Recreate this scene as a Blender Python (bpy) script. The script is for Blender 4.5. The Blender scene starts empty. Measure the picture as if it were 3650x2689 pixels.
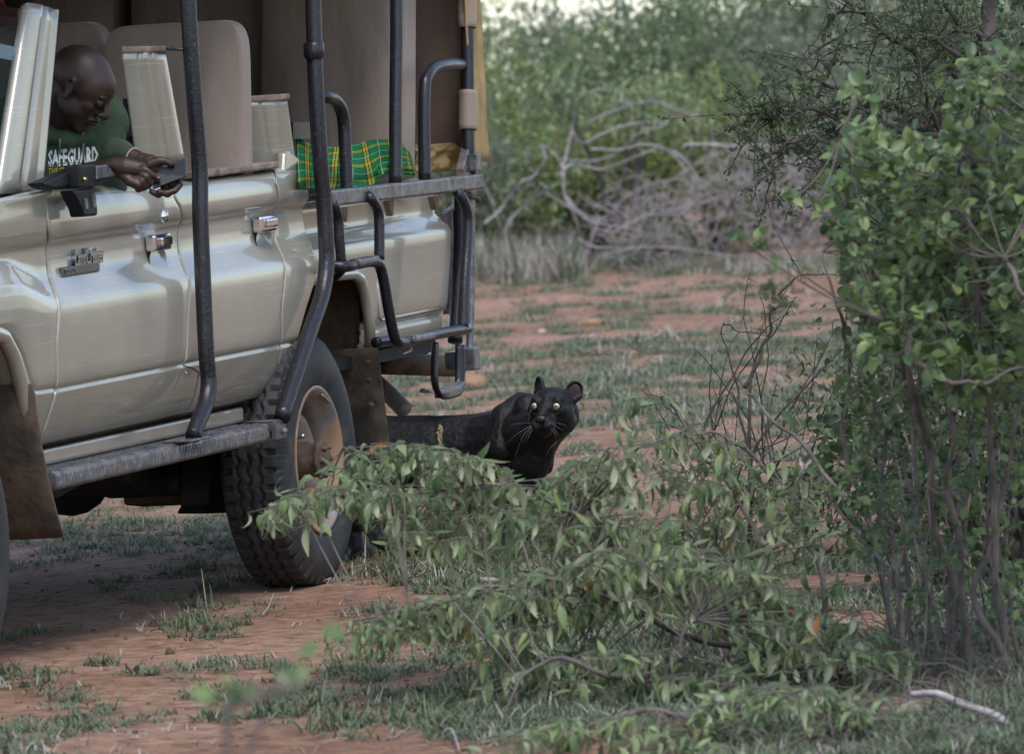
import bpy, bmesh, math, random
import numpy as np
from mathutils import Vector, Matrix, Quaternion, noise

# ------------------------------------------------------------------ camera, sky, sun, exposure
F, CX, CY = 31000.0, 1825.0, 1344.5          # focal length and centre in photo pixels
PITCH, ROLL, H = math.atan(1607/31000), 0.06, 2.04
scene = bpy.context.scene
COL = scene.collection
cr, sr = math.cos(ROLL), math.sin(ROLL)
FW = Vector((0, math.cos(PITCH), -math.sin(PITCH)))
_u0 = Vector((0, math.sin(PITCH), math.cos(PITCH)))
RT = Vector((1, 0, 0))*cr - _u0*sr
UP = Vector((1, 0, 0))*sr + _u0*cr
cam_data = bpy.data.cameras.new('camera')
cam = bpy.data.objects.new('camera', cam_data); COL.objects.link(cam)
cam.matrix_world = Matrix(((RT.x, UP.x, -FW.x, 0), (RT.y, UP.y, -FW.y, 0), (RT.z, UP.z, -FW.z, H), (0, 0, 0, 1)))
cam_data.sensor_width = 36; cam_data.lens = F/3650*36
cam_data.clip_start = 0.5; cam_data.clip_end = 6000
cam_data.dof.use_dof = True
cam_data.dof.focus_distance = 27.3
cam_data.dof.aperture_fstop = 9.0
scene.camera = cam

SUN_EL, SUN_AZ = math.radians(60), math.radians(165)   # azimuth clockwise from +Y
world = bpy.data.worlds.new('World'); scene.world = world; world.use_nodes = True
wn = world.node_tree.nodes; wl = world.node_tree.links
bg = wn['Background']
sky = wn.new('ShaderNodeTexSky'); sky.sky_type = 'NISHITA'; sky.sun_disc = False
sky.sun_elevation = SUN_EL; sky.sun_rotation = SUN_AZ
sky.air_density = 1.0; sky.dust_density = 1.0; sky.ozone_density = 1.0
wtc = wn.new('ShaderNodeTexCoord'); wmp = wn.new('ShaderNodeMapping'); wmp.inputs['Rotation'].default_value = (math.radians(1.6), 0, 0)   # the whole clearing slopes gently away from us
wl.new(wtc.outputs['Generated'], wmp.inputs['Vector']); wl.new(wmp.outputs[0], sky.inputs['Vector'])
hs = wn.new('ShaderNodeHueSaturation'); hs.inputs['Saturation'].default_value = .85   # thin overcast
wl.new(sky.outputs['Color'], hs.inputs['Color']); wl.new(hs.outputs['Color'], bg.inputs['Color']); bg.inputs['Strength'].default_value = 0.12
sd = bpy.data.lights.new('sun', 'SUN'); sd.energy = 1.0; sd.angle = math.radians(25); sd.color = (1, .95, .88)
sun = bpy.data.objects.new('sun', sd); COL.objects.link(sun)
sdir = Vector((math.sin(SUN_AZ)*math.cos(SUN_EL), math.cos(SUN_AZ)*math.cos(SUN_EL), math.sin(SUN_EL)))
sun.rotation_euler = (-sdir).to_track_quat('-Z', 'Y').to_euler(); sun.location = (0, 0, 30)
scene.view_settings.view_transform = 'Standard'; scene.view_settings.look = 'None'
scene.view_settings.exposure = 1.32; scene.view_settings.gamma = 1
scene.view_settings.use_curve_mapping = False
scene.cycles.max_bounces = 6; scene.cycles.diffuse_bounces = 3; scene.cycles.transparent_max_bounces = 8

# ------------------------------------------------------------------ photo pixel -> place helpers
def ray(x, y):
    return FW + RT*((x-CX)/F) - UP*((y-CY)/F)
def ground(x, y, z=0.0):
    r = ray(x, y); t = (z-H)/r.z
    return Vector((r.x*t, r.y*t, z))
def at(x, y, D):                      # world point seen at photo pixel x,y at distance Y = D
    r = ray(x, y); t = D/r.y
    return Vector((r.x*t, D, H+r.z*t))
def dat(x, y, D):                     # same, coordinates read off the 2242 px wide view
    return at(x*1.628, y*1.628, D)
TH = math.radians(72.5)
O = ground(1172, 2090)
U = Vector((math.cos(TH), math.sin(TH), 0)); N = Vector((math.sin(TH), -math.cos(TH), 0))
CAMP = Vector((0, 0, H))
def V(x, y, b=0.0):                   # vehicle frame: a back along the car, b outward from its side, z up
    r = ray(x, y); o = CAMP-O
    t = (b-o.dot(N))/r.dot(N)
    p = o+r*t
    return (p.dot(U), b, p.z)
def VL(x, y, b=0.0):                  # vehicle LOCAL coordinates (x = a, y = -b, z)
    a, b, z = V(x, y, b); return Vector((a, -b, z))
def W(a, b, z):                       # vehicle frame to world
    return O + U*a + N*b + Vector((0, 0, z))
def VW(x, y, b=0.0):
    return W(*V(x, y, b))

# ------------------------------------------------------------------ materials
def nodes_of(m):
    return m.node_tree.nodes, m.node_tree.links
def setp(b, **k):
    for n, v in k.items():
        n = n.replace('_', ' ')
        if n in b.inputs: b.inputs[n].default_value = v
def rgb(c): return (c[0], c[1], c[2], 1)
def M(name, c, rough=.6, metal=0, c2=None, scale=6, var=.15, bump=0, bscale=40, coat=0, spec=.5,
      stretch=(1, 1, 1), dirt=None, dirt_amt=0, dirt_scale=4, rvar=0, sheen=0, bdist=.01):
    m = bpy.data.materials.new(name); m.use_nodes = True
    n, l = nodes_of(m); b = n['Principled BSDF']
    setp(b, Metallic=metal, Roughness=rough, Specular_IOR_Level=spec, Coat_Weight=coat, Coat_Roughness=.06, Sheen_Weight=sheen)
    tc = n.new('ShaderNodeTexCoord'); mp = n.new('ShaderNodeMapping'); mp.inputs['Scale'].default_value = stretch
    l.new(tc.outputs['Object'], mp.inputs['Vector'])
    nz = n.new('ShaderNodeTexNoise'); nz.inputs['Scale'].default_value = scale; nz.inputs['Detail'].default_value = 5
    l.new(mp.outputs[0], nz.inputs['Vector'])
    if c2 is None: c2 = tuple(x*(1-var*1.6) for x in c)
    rp = n.new('ShaderNodeValToRGB'); rp.color_ramp.elements[0].position = .32; rp.color_ramp.elements[1].position = .68
    rp.color_ramp.elements[0].color = rgb(c2); rp.color_ramp.elements[1].color = rgb(tuple(min(1, x*(1+var*.5)) for x in c))
    l.new(nz.outputs['Fac'], rp.inputs['Fac'])
    out = rp.outputs['Color']
    if dirt:
        n2 = n.new('ShaderNodeTexNoise'); n2.inputs['Scale'].default_value = dirt_scale; n2.inputs['Detail'].default_value = 7
        n2.inputs['Roughness'].default_value = .65
        l.new(tc.outputs['Object'], n2.inputs['Vector'])
        r2 = n.new('ShaderNodeValToRGB'); p = 1-dirt_amt
        r2.color_ramp.elements[0].position = max(0, p*.75-.05); r2.color_ramp.elements[1].position = min(1, p*.75+.12)
        l.new(n2.outputs['Fac'], r2.inputs['Fac'])
        mx = n.new('ShaderNodeMix'); mx.data_type = 'RGBA'
        l.new(r2.outputs['Color'], mx.inputs['Factor']); l.new(out, mx.inputs[6]); mx.inputs[7].default_value = rgb(dirt)
        out = mx.outputs[2]
        mr = n.new('ShaderNodeMapRange'); mr.inputs['To Min'].default_value = rough; mr.inputs['To Max'].default_value = .9
        l.new(r2.outputs['Color'], mr.inputs['Value']); l.new(mr.outputs[0], b.inputs['Roughness'])
        if metal:
            mm = n.new('ShaderNodeMapRange'); mm.inputs['To Min'].default_value = metal; mm.inputs['To Max'].default_value = 0
            l.new(r2.outputs['Color'], mm.inputs['Value']); l.new(mm.outputs[0], b.inputs['Metallic'])
    elif rvar:
        mr = n.new('ShaderNodeMapRange'); mr.inputs['To Min'].default_value = max(.03, rough-rvar); mr.inputs['To Max'].default_value = rough+rvar
        l.new(nz.outputs['Fac'], mr.inputs['Value']); l.new(mr.outputs[0], b.inputs['Roughness'])
    l.new(out, b.inputs['Base Color'])
    if bump:
        nb = n.new('ShaderNodeTexNoise'); nb.inputs['Scale'].default_value = bscale; nb.inputs['Detail'].default_value = 6
        l.new(mp.outputs[0], nb.inputs['Vector'])
        bp = n.new('ShaderNodeBump'); bp.inputs['Strength'].default_value = bump; bp.inputs['Distance'].default_value = bdist
        l.new(nb.outputs['Fac'], bp.inputs['Height']); l.new(bp.outputs[0], b.inputs['Normal'])
    return m

def leaf_mat(name, c, c2, under=None, rough=.45, trans=.42, hue2=None):
    """Leaf: colour differs leaf by leaf (tint attribute + object random), paler underside, some light through."""
    m = bpy.data.materials.new(name); m.use_nodes = True
    n, l = nodes_of(m); b = n['Principled BSDF']; o = n['Material Output']
    at_ = n.new('ShaderNodeAttribute'); at_.attribute_name = 'tint'
    oi = n.new('ShaderNodeObjectInfo')
    ad = n.new('ShaderNodeMath'); ad.operation = 'ADD'; l.new(at_.outputs['Fac'], ad.inputs[0]); l.new(oi.outputs['Random'], ad.inputs[1])
    fr = n.new('ShaderNodeMath'); fr.operation = 'FRACT'; l.new(ad.outputs[0], fr.inputs[0])
    rp = n.new('ShaderNodeValToRGB'); e = rp.color_ramp.elements
    e[0].position = 0; e[0].color = rgb(c2); e[1].position = .85; e[1].color = rgb(c)
    x = e.new(.5); x.color = rgb([(c[i]+c2[i])/2 for i in range(3)])
    if hue2: x = e.new(.990); x.color = rgb(c); x = e.new(.994); x.color = rgb(hue2)
    l.new(fr.outputs[0], rp.inputs['Fac'])
    col = rp.outputs['Color']
    ge = n.new('ShaderNodeNewGeometry')
    mx = n.new('ShaderNodeMix'); mx.data_type = 'RGBA'
    l.new(ge.outputs['Backfacing'], mx.inputs['Factor']); l.new(col, mx.inputs[6]); mx.inputs[7].default_value = rgb(under or c)
    l.new(mx.outputs[2], b.inputs['Base Color']); setp(b, Roughness=rough, Specular_IOR_Level=.45)
    tr = n.new('ShaderNodeBsdfTranslucent'); l.new(mx.outputs[2], tr.inputs['Color'])
    ms = n.new('ShaderNodeMixShader'); ms.inputs[0].default_value = trans
    l.new(b.outputs[0], ms.inputs[1]); l.new(tr.outputs[0], ms.inputs[2]); l.new(ms.outputs[0], o.inputs['Surface'])
    return m

PAINT = M('beige_paint', (.345, .322, .262), rough=.27, metal=.12, var=.08, scale=3, coat=.85, bump=.09, bscale=2.6, bdist=.03)
def add_scratches(m):
    n, l = nodes_of(m); b = n['Principled BSDF']
    tc = n.new('ShaderNodeTexCoord'); mp = n.new('ShaderNodeMapping'); mp.inputs['Scale'].default_value = (1.2, 1, 60); mp.inputs['Rotation'].default_value = (0, .12, 0)
    l.new(tc.outputs['Object'], mp.inputs['Vector'])
    nz = n.new('ShaderNodeTexNoise'); nz.inputs['Scale'].default_value = 3; nz.inputs['Detail'].default_value = 8; l.new(mp.outputs[0], nz.inputs['Vector'])
    rp = n.new('ShaderNodeValToRGB'); rp.color_ramp.elements[0].position = .6; rp.color_ramp.elements[1].position = .72
    l.new(nz.outputs['Fac'], rp.inputs['Fac'])
    old = b.inputs['Base Color'].links[0].from_socket
    mx = n.new('ShaderNodeMix'); mx.data_type = 'RGBA'
    mu = n.new('ShaderNodeMath'); mu.operation = 'MULTIPLY'; mu.inputs[1].default_value = .55; l.new(rp.outputs['Color'], mu.inputs[0])
    l.new(mu.outputs[0], mx.inputs['Factor']); l.new(old, mx.inputs[6]); mx.inputs[7].default_value = (.58, .55, .47, 1)
    l.new(mx.outputs[2], b.inputs['Base Color'])
add_scratches(PAINT)
def add_road_dust(m, z0, z1):
    """red-brown dust thrown up over the lower body, broken up by noise"""
    n, l = nodes_of(m); b = n['Principled BSDF']; tc = n.new('ShaderNodeTexCoord'); sx = n.new('ShaderNodeSeparateXYZ'); l.new(tc.outputs['Object'], sx.inputs[0])
    mr = n.new('ShaderNodeMapRange'); mr.inputs['From Min'].default_value = z1; mr.inputs['From Max'].default_value = z0; l.new(sx.outputs['Z'], mr.inputs['Value'])
    nz = n.new('ShaderNodeTexNoise'); nz.inputs['Scale'].default_value = 5; nz.inputs['Detail'].default_value = 8; l.new(tc.outputs['Object'], nz.inputs['Vector'])
    mu = n.new('ShaderNodeMath'); mu.operation = 'MULTIPLY'; l.new(mr.outputs[0], mu.inputs[0]); l.new(nz.outputs['Fac'], mu.inputs[1])
    old = b.inputs['Base Color'].links[0].from_socket; mx = n.new('ShaderNodeMix'); mx.data_type = 'RGBA'
    l.new(mu.outputs[0], mx.inputs['Factor']); l.new(old, mx.inputs[6]); mx.inputs[7].default_value = (.27, .20, .14, 1); l.new(mx.outputs[2], b.inputs['Base Color'])
    m2 = n.new('ShaderNodeMapRange'); m2.inputs['To Min'].default_value = .30; m2.inputs['To Max'].default_value = .8; l.new(mu.outputs[0], m2.inputs['Value']); l.new(m2.outputs[0], b.inputs['Roughness'])
add_road_dust(PAINT, .55, 1.0)
BLACKPIPE = M('black_painted_tube', (.020, .020, .027), rough=.33, metal=.3, var=.12, scale=22, bump=.35, bscale=90, bdist=.004, dirt=(.13, .11, .09), dirt_amt=.16, dirt_scale=110)
GREYSTEEL = M('worn_grey_steel', (.17, .17, .18), rough=.4, metal=.55, var=.35, scale=25, bump=.3, bscale=80, bdist=.004, dirt=(.15, .10, .07), dirt_amt=.25, dirt_scale=20)
CHROME = M('chrome', (.75, .75, .78), rough=.1, metal=1, var=.03)
RUBBER = M('tyre_rubber', (.026, .026, .029), rough=.68, var=.25, scale=14, bump=.25, bscale=120, bdist=.003, dirt=(.075, .06, .05), dirt_amt=.26, dirt_scale=9)
BLACKPL = M('black_plastic', (.008, .009, .012), rough=.5, var=.2, scale=10, spec=.2)
DARK = M('underbody_black', (.018, .017, .018), rough=.75, var=.4, scale=8, bump=.3, bscale=30)
RIMM = M('silver_wheel_paint', (.30, .29, .28), rough=.42, metal=.4, var=.2, scale=12, dirt=(.29, .18, .11), dirt_amt=.42, dirt_scale=8)
MUD = M('mud_caked_metal', (.10, .06, .038), rough=.85, var=.4, scale=18, bump=.5, bscale=60, bdist=.008, c2=(.04, .03, .024))
FLAPM = M('mudflap_rubber', (.055, .042, .032), rough=.85, var=.3, scale=7, c2=(.025, .022, .02), bump=.4, bscale=45, dirt=(.12, .080, .052), dirt_amt=.34, dirt_scale=6)
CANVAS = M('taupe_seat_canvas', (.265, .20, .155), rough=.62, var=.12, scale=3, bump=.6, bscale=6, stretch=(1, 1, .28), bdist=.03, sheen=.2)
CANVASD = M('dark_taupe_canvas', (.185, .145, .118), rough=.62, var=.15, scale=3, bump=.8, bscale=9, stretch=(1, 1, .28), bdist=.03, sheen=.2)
OCHRE = M('ochre_canvas', (.36, .25, .11), rough=.85, var=.2, scale=10, bump=.5, bscale=120, bdist=.003)
WOODCAP = M('rusty_cap_trim', (.27, .215, .18), rough=.7, var=.3, scale=22, c2=(.14, .09, .065), bump=.5, bscale=60, bdist=.006)
SKIN = M('dark_skin', (.036, .019, .014), rough=.47, var=.25, scale=14, bump=.18, bscale=110, bdist=.003, spec=.4)
NAIL = M('finger_nail', (.30, .17, .13), rough=.35)
HOODIE = M('green_hoodie_cloth', (.024, .046, .021), rough=.92, var=.18, scale=9, bump=.6, bscale=14, bdist=.02, sheen=.03)
CORD = M('hood_cord', (.16, .18, .11), rough=.9)
WHITEPRINT = M('white_shirt_print', (.72, .73, .72), rough=.8, c2=(.35, .38, .33), scale=60)
GOLDPRINT = M('gold_shirt_print', (.50, .30, .04), rough=.8)
PHONEM = M('phone_black_glass', (.005, .006, .010), rough=.3, var=.1, spec=.3)
PHONEB = M('phone_blue_edge', (.05, .08, .18), rough=.25, metal=.7)
FUR = M('black_fur', (.0042, .0042, .0060), rough=.6, var=.4, scale=9, c2=(.0032, .0032, .0042), bump=.5, bscale=55, bdist=.012, sheen=.02, spec=.32, rvar=.12)
FURDARK = M('ear_inner_fur', (.045, .028, .022), rough=.8, var=.5, scale=40)
NOSEM = M('nose_leather', (.028, .020, .020), rough=.42, var=.2, scale=60, bump=.3, bscale=150, bdist=.002)
EYEM = M('pale_eye', (.42, .42, .27), rough=.12, var=.1, scale=80, coat=1)
PUPIL = M('pupil_black', (.004, .004, .005), rough=.1)
PUPGREY = M('eye_ring_grey', (.25, .27, .22), rough=.15, coat=1)
WHISK = M('white_whisker', (.22, .22, .23), rough=.5)
STONE = M('brown_rock', (.26, .15, .085), rough=.9, var=.3, scale=8, c2=(.13, .08, .05), bump=.7, bscale=20, bdist=.02)
PALESTONE = M('pale_stone', (.42, .33, .26), rough=.9, var=.2, scale=10, bump=.5, bscale=20)
DEADTWIG = M('dead_grey_twig', (.32, .28, .285), rough=.85, var=.3, scale=10, bump=.3, bscale=60, bdist=.004)
BARK = M('grey_brown_bark', (.14, .115, .10), rough=.85, var=.4, scale=14, c2=(.06, .05, .045), bump=.5, bscale=70, bdist=.006)
BARKD = M('dark_bark', (.07, .058, .052), rough=.85, var=.4, scale=14, bump=.5, bscale=70, bdist=.006)
STRAW = M('dry_straw', (.36, .30, .22), rough=.85, var=.3, scale=10)

# ------------------------------------------------------------------ mesh helpers
def tag(o, label=None, cat=None, group=None, kind=None):
    if label: o['label'] = label
    if cat: o['category'] = cat
    if group: o['group'] = group
    if kind: o['kind'] = kind
    return o
def empty(name, loc=(0, 0, 0), label=None, cat=None, group=None):
    o = bpy.data.objects.new(name, None); COL.objects.link(o); o.location = loc; o.empty_display_size = .1
    return tag(o, label, cat, group)
def link(name, me, mat=None, parent=None):
    o = bpy.data.objects.new(name, me); COL.objects.link(o)
    if mat is not None and not me.materials: me.materials.append(mat)
    if parent is not None: o.parent = parent
    return o
def mesh_np(name, verts, faces, tint=None, smooth=True):
    """verts (n,3), faces (m,k) arrays of one k; tint per face."""
    verts = np.asarray(verts, dtype=np.float32); faces = np.asarray(faces, dtype=np.int32)
    me = bpy.data.meshes.new(name); m, k = faces.shape
    me.vertices.add(len(verts)); me.vertices.foreach_set('co', verts.ravel())
    me.loops.add(m*k); me.loops.foreach_set('vertex_index', faces.ravel())
    me.polygons.add(m); me.polygons.foreach_set('loop_start', np.arange(m, dtype=np.int32)*k)
    me.update(calc_edges=True)
    if smooth: me.polygons.foreach_set('use_smooth', np.ones(m, dtype=bool))
    if tint is not None:
        a = me.attributes.new('tint', 'FLOAT', 'FACE'); a.data.foreach_set('value', np.asarray(tint, dtype=np.float32))
    me.validate(); me.update()
    return me
class MB:
    def __init__(s): s.v = []; s.f = []; s.m = None
    def add(s, vs, fs):
        k = len(s.v); s.v.extend([tuple(p) for p in vs]); s.f.extend([tuple(i+k for i in f) for f in fs]); return s
    def box(s, c, size, rot=None):
        c = Vector(c); R = rot or Matrix.Identity(3)
        vs = [c+R @ Vector((x*size[0]/2, y*size[1]/2, z*size[2]/2)) for x in (-1, 1) for y in (-1, 1) for z in (-1, 1)]
        return s.add(vs, [(0, 1, 3, 2), (4, 6, 7, 5), (0, 4, 5, 1), (2, 3, 7, 6), (0, 2, 6, 4), (1, 5, 7, 3)])
    def tube(s, pts, r, seg=10, cap=True, ell=1.0):
        pts = [Vector(p) for p in pts]; n = len(pts)
        rs = list(r) if hasattr(r, '__len__') else [r]*n
        t0 = (pts[1]-pts[0]).normalized(); nn = t0.orthogonal().normalized(); vs = []
        for i in range(n):
            t = (pts[min(i+1, n-1)]-pts[max(i-1, 0)])
            t = t.normalized() if t.length > 1e-9 else t0
            q = t0.rotation_difference(t); nn = q @ nn; t0 = t
            nn = (nn-t*nn.dot(t)).normalized(); bb = t.cross(nn)
            for k in range(seg):
                an = 2*math.pi*k/seg
                vs.append(pts[i]+(nn*math.cos(an)+bb*math.sin(an)*ell)*rs[i])
        fs = [(i*seg+k, i*seg+(k+1) % seg, (i+1)*seg+(k+1) % seg, (i+1)*seg+k) for i in range(n-1) for k in range(seg)]
        if cap: fs += [tuple(range(seg))[::-1], tuple((n-1)*seg+k for k in range(seg))]
        return s.add(vs, fs)
    def ball(s, c, r, seg=14, rings=9, rot=None, ext=None):
        c = Vector(c); r = r if hasattr(r, '__len__') else (r, r, r); R = rot or Matrix.Identity(3)
        vs = [c+R @ Vector((0, 0, r[2]))]
        for i in range(1, rings):
            ph = math.pi*i/rings
            for k in range(seg):
                th = 2*math.pi*k/seg
                vs.append(c+R @ Vector((r[0]*math.sin(ph)*math.cos(th), r[1]*math.sin(ph)*math.sin(th), r[2]*math.cos(ph))))
        vs.append(c+R @ Vector((0, 0, -r[2])))
        fs = [(0, 1+k, 1+(k+1) % seg) for k in range(seg)]
        for i in range(rings-2):
            for k in range(seg):
                fs.append((1+i*seg+k, 1+(i+1)*seg+k, 1+(i+1)*seg+(k+1) % seg, 1+i*seg+(k+1) % seg))
        L = len(vs)-1; b0 = 1+(rings-2)*seg
        fs += [(L, b0+(k+1) % seg, b0+k) for k in range(seg)]
        return s.add(vs, fs)
    def caps(s, p, q, r1, r2=None, seg=14):           # capsule with round ends
        p, q = Vector(p), Vector(q); r2 = r1 if r2 is None else r2
        d = (q-p); L = d.length
        if L < 1e-6: return s.ball(p, r1)
        d /= L; pts = []; rs = []
        for i in range(5):
            an = math.pi/2*i/5; pts.append(p-d*r1*math.cos(an)); rs.append(max(1e-4, r1*math.sin(an)))
        pts.append(p); rs.append(r1); pts.append(q); rs.append(r2)
        for i in range(4, -1, -1):
            an = math.pi/2*i/5; pts.append(q+d*r2*math.cos(an)); rs.append(max(1e-4, r2*math.sin(an)))
        return s.tube(pts, rs, seg)
    def chain(s, pts, rs, seg=14):
        for i in range(len(pts)-1): s.caps(pts[i], pts[i+1], rs[i], rs[i+1], seg)
        return s
    def lathe(s, prof, seg=48, axis='y', c=(0, 0, 0)):     # prof: (radius, axial)
        vs = []; n = len(prof); c = Vector(c)
        for r, h in prof:
            for k in range(seg):
                t = 2*math.pi*k/seg
                p = Vector((r*math.cos(t), h, r*math.sin(t))) if axis == 'y' else (Vector((h, r*math.cos(t), r*math.sin(t))) if axis == 'x' else Vector((r*math.cos(t), r*math.sin(t), h)))
                vs.append(c+p)
        fs = [(i*seg+k, i*seg+(k+1) % seg, (i+1)*seg+(k+1) % seg, (i+1)*seg+k) for i in range(n-1) for k in range(seg)]
        return s.add(vs, fs)
    def prism(s, poly, d):                                # polygon (3-D points) extruded by vector d
        poly = [Vector(p) for p in poly]; n = len(poly); d = Vector(d)
        vs = poly+[p+d for p in poly]
        return s.add(vs, [tuple(range(n))[::-1], tuple(range(n, 2*n))]+[(i, (i+1) % n, n+(i+1) % n, n+i) for i in range(n)])
    def build(s, name, mat, parent=None, smooth=True, bevel=0, fix=True, xf=None):
        me = bpy.data.meshes.new(name)
        vs = s.v if xf is None else [xf @ Vector(p) for p in s.v]
        me.from_pydata([tuple(p) for p in vs], [], s.f)
        if fix:
            bm = bmesh.new(); bm.from_mesh(me); bmesh.ops.recalc_face_normals(bm, faces=bm.faces); bm.to_mesh(me); bm.free()
        if smooth: me.polygons.foreach_set('use_smooth', [True]*len(me.polygons))
        me.update()
        o = link(name, me, mat, parent)
        if bevel:
            b = o.modifiers.new('bevel', 'BEVEL'); b.width = bevel; b.segments = 2; b.limit_method = 'ANGLE'; b.angle_limit = .6
            w = o.modifiers.new('wn', 'WEIGHTED_NORMAL'); w.keep_sharp = True
        return o
def smooth_path(pts, n=8, closed=False):
    """Catmull-Rom through points (tuples of any length)."""
    P = [np.array(p, float) for p in pts]; out = []
    for i in range(len(P)-1):
        p0 = P[max(i-1, 0)]; p1 = P[i]; p2 = P[i+1]; p3 = P[min(i+2, len(P)-1)]
        for k in range(n):
            t = k/n
            out.append(.5*((2*p1)+(-p0+p2)*t+(2*p0-5*p1+4*p2-p3)*t*t+(-p0+3*p1-3*p2+p3)*t**3))
    out.append(P[-1]); return out
def bake_remesh(mb, name, mat, parent, voxel, smooth=3, factor=.5, sub=None, disp=None):
    """Fuse overlapping shapes into ONE continuous skin."""
    o = mb.build(name+'_raw', mat, None, fix=False)
    r = o.modifiers.new('r', 'REMESH'); r.mode = 'VOXEL'; r.voxel_size = voxel; r.use_smooth_shade = True
    if smooth:
        s = o.modifiers.new('s', 'SMOOTH'); s.factor = factor; s.iterations = smooth
    dg = bpy.context.evaluated_depsgraph_get(); dg.update()
    me = bpy.data.meshes.new_from_object(o.evaluated_get(dg)); me.name = name
    old = o.data; bpy.data.objects.remove(o); bpy.data.meshes.remove(old)
    me.polygons.foreach_set('use_smooth', [True]*len(me.polygons))
    if not me.materials: me.materials.append(mat)
    return link(name, me, None, parent)
# ------------------------------------------------------------------ ground
rng = np.random.default_rng(7); random.seed(7)
def gh(x, y):
    """height of the terrain"""
    h = .018*noise.noise(Vector((x*1.3, y*1.3, 0)))+.008*noise.noise(Vector((x*6, y*6, 3)))+.004*noise.noise(Vector((x*18, y*18, 7)))
    if y > 62: h -= (y-62)*.03
    if y < 19: h -= (19-y)*.004
    return h
def ground_sheet():
    xs = np.concatenate([-np.geomspace(1500, 6, 22), np.arange(-5.5, 6.6, .085), np.geomspace(7, 1500, 22)])
    ys = np.concatenate([-np.geomspace(300, 3, 10), np.arange(0, 19, 1.0), np.arange(19, 34, .085), np.arange(34, 56, .22), np.geomspace(56.5, 4000, 34)])
    nx, ny = len(xs), len(ys)
    vs = np.zeros((ny, nx, 3), dtype=np.float32)
    for j, y in enumerate(ys):
        for i, x in enumerate(xs):
            vs[j, i] = (x, y, gh(x, y))
    idx = np.arange(nx*ny).reshape(ny, nx)
    fs = np.stack([idx[:-1, :-1], idx[:-1, 1:], idx[1:, 1:], idx[1:, :-1]], -1).reshape(-1, 4)
    me = mesh_np('red_soil_ground', vs.reshape(-1, 3), fs)
    m = bpy.data.materials.new('red_soil'); m.use_nodes = True
    n, l = nodes_of(m); b = n['Principled BSDF']; setp(b, Roughness=.93, Specular_IOR_Level=.2)
    tc = n.new('ShaderNodeTexCoord')
    def nz(sc, det=6, rough=.6):
        t = n.new('ShaderNodeTexNoise'); t.inputs['Scale'].default_value = sc; t.inputs['Detail'].default_value = det
        t.inputs['Roughness'].default_value = rough; l.new(tc.outputs['Object'], t.inputs['Vector']); return t
    a1 = nz(.9); r1 = n.new('ShaderNodeValToRGB'); e = r1.color_ramp.elements
    e[0].position = .35; e[0].color = (.225, .130, .082, 1); e[1].position = .65; e[1].color = (.345, .215, .148, 1)
    l.new(a1.outputs['Fac'], r1.inputs['Fac'])
    a2 = nz(14, 8, .7); r2 = n.new('ShaderNodeValToRGB'); e = r2.color_ramp.elements
    e[0].position = .38; e[0].color = (.55, .5, .5, 1); e[1].position = .6; e[1].color = (1.1, 1.1, 1.1, 1)
    l.new(a2.outputs['Fac'], r2.inputs['Fac'])
    mx = n.new('ShaderNodeMix'); mx.data_type = 'RGBA'; mx.blend_type = 'MULTIPLY'; mx.inputs['Factor'].default_value = 1
    l.new(r1.outputs['Color'], mx.inputs[6]); l.new(r2.outputs['Color'], mx.inputs[7])
    l.new(mx.outputs[2], b.inputs['Base Color'])
    b1 = nz(45, 8, .7); bp = n.new('ShaderNodeBump'); bp.inputs['Strength'].default_value = .6; bp.inputs['Distance'].default_value = .02
    l.new(b1.outputs['Fac'], bp.inputs['Height']); l.new(bp.outputs[0], b.inputs['Normal'])
    o = link('ground', me, m); tag(o, kind='structure')
ground_sheet()

# ------------------------------------------------------------------ the safari vehicle
VEH = empty('safari_vehicle', O, 'beige open safari truck with black roll cage and taupe seat covers', 'safari truck')
VEH.rotation_euler = (0, 0, TH)
bpy.context.view_layer.update()

def at_a(poly, zs):            # polyline of (px,py) at depth b -> a as function of z
    pass
def az(pts, b):
    out = []
    for x, y in pts:
        bb = b
        for _ in range(4):
            v = V(x, y, bb); bb = .5*bb+.5*bprof(v[2])
        out.append((v[0], v[2]))
    return out
def a_of_z(pl):
    q = sorted(pl, key=lambda p: p[1]); Z = [p[1] for p in q]; A = [p[0] for p in q]
    return lambda z: float(np.interp(z, Z, A))
def z_of_a(pl):
    q = sorted(pl); A = [p[0] for p in q]; Z = [p[1] for p in q]
    return lambda a: float(np.interp(a, A, Z))
_z = [.60, .605, .62, .66, .72, .768, .777, .786, .80, .90, .98, 1.015, 1.035, 1.06, 1.095, 1.11, 1.13, 1.18, 1.192, 1.205, 1.22, 1.245, 1.29, 1.32, 1.335, 1.345, 1.35]
_b = [-.125, -.108, -.086, -.064, -.047, -.036, -.043, -.034, -.031, -.027, -.025, -.027, -.032, -.048, -.070, -.076, -.078, -.078, -.077, -.064, -.054, -.049, -.052, -.060, -.070, -.084, -.100]
def bprof(z): return float(np.interp(z, _z, _b))
ZS = sorted(set([round(x, 4) for x in np.concatenate([np.linspace(.60, .76, 9), np.linspace(.765, .80, 8), np.linspace(.84, 1.0, 5), np.linspace(1.01, 1.125, 14), np.linspace(1.15, 1.24, 13), np.linspace(1.26, 1.35, 9)])]))
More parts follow.
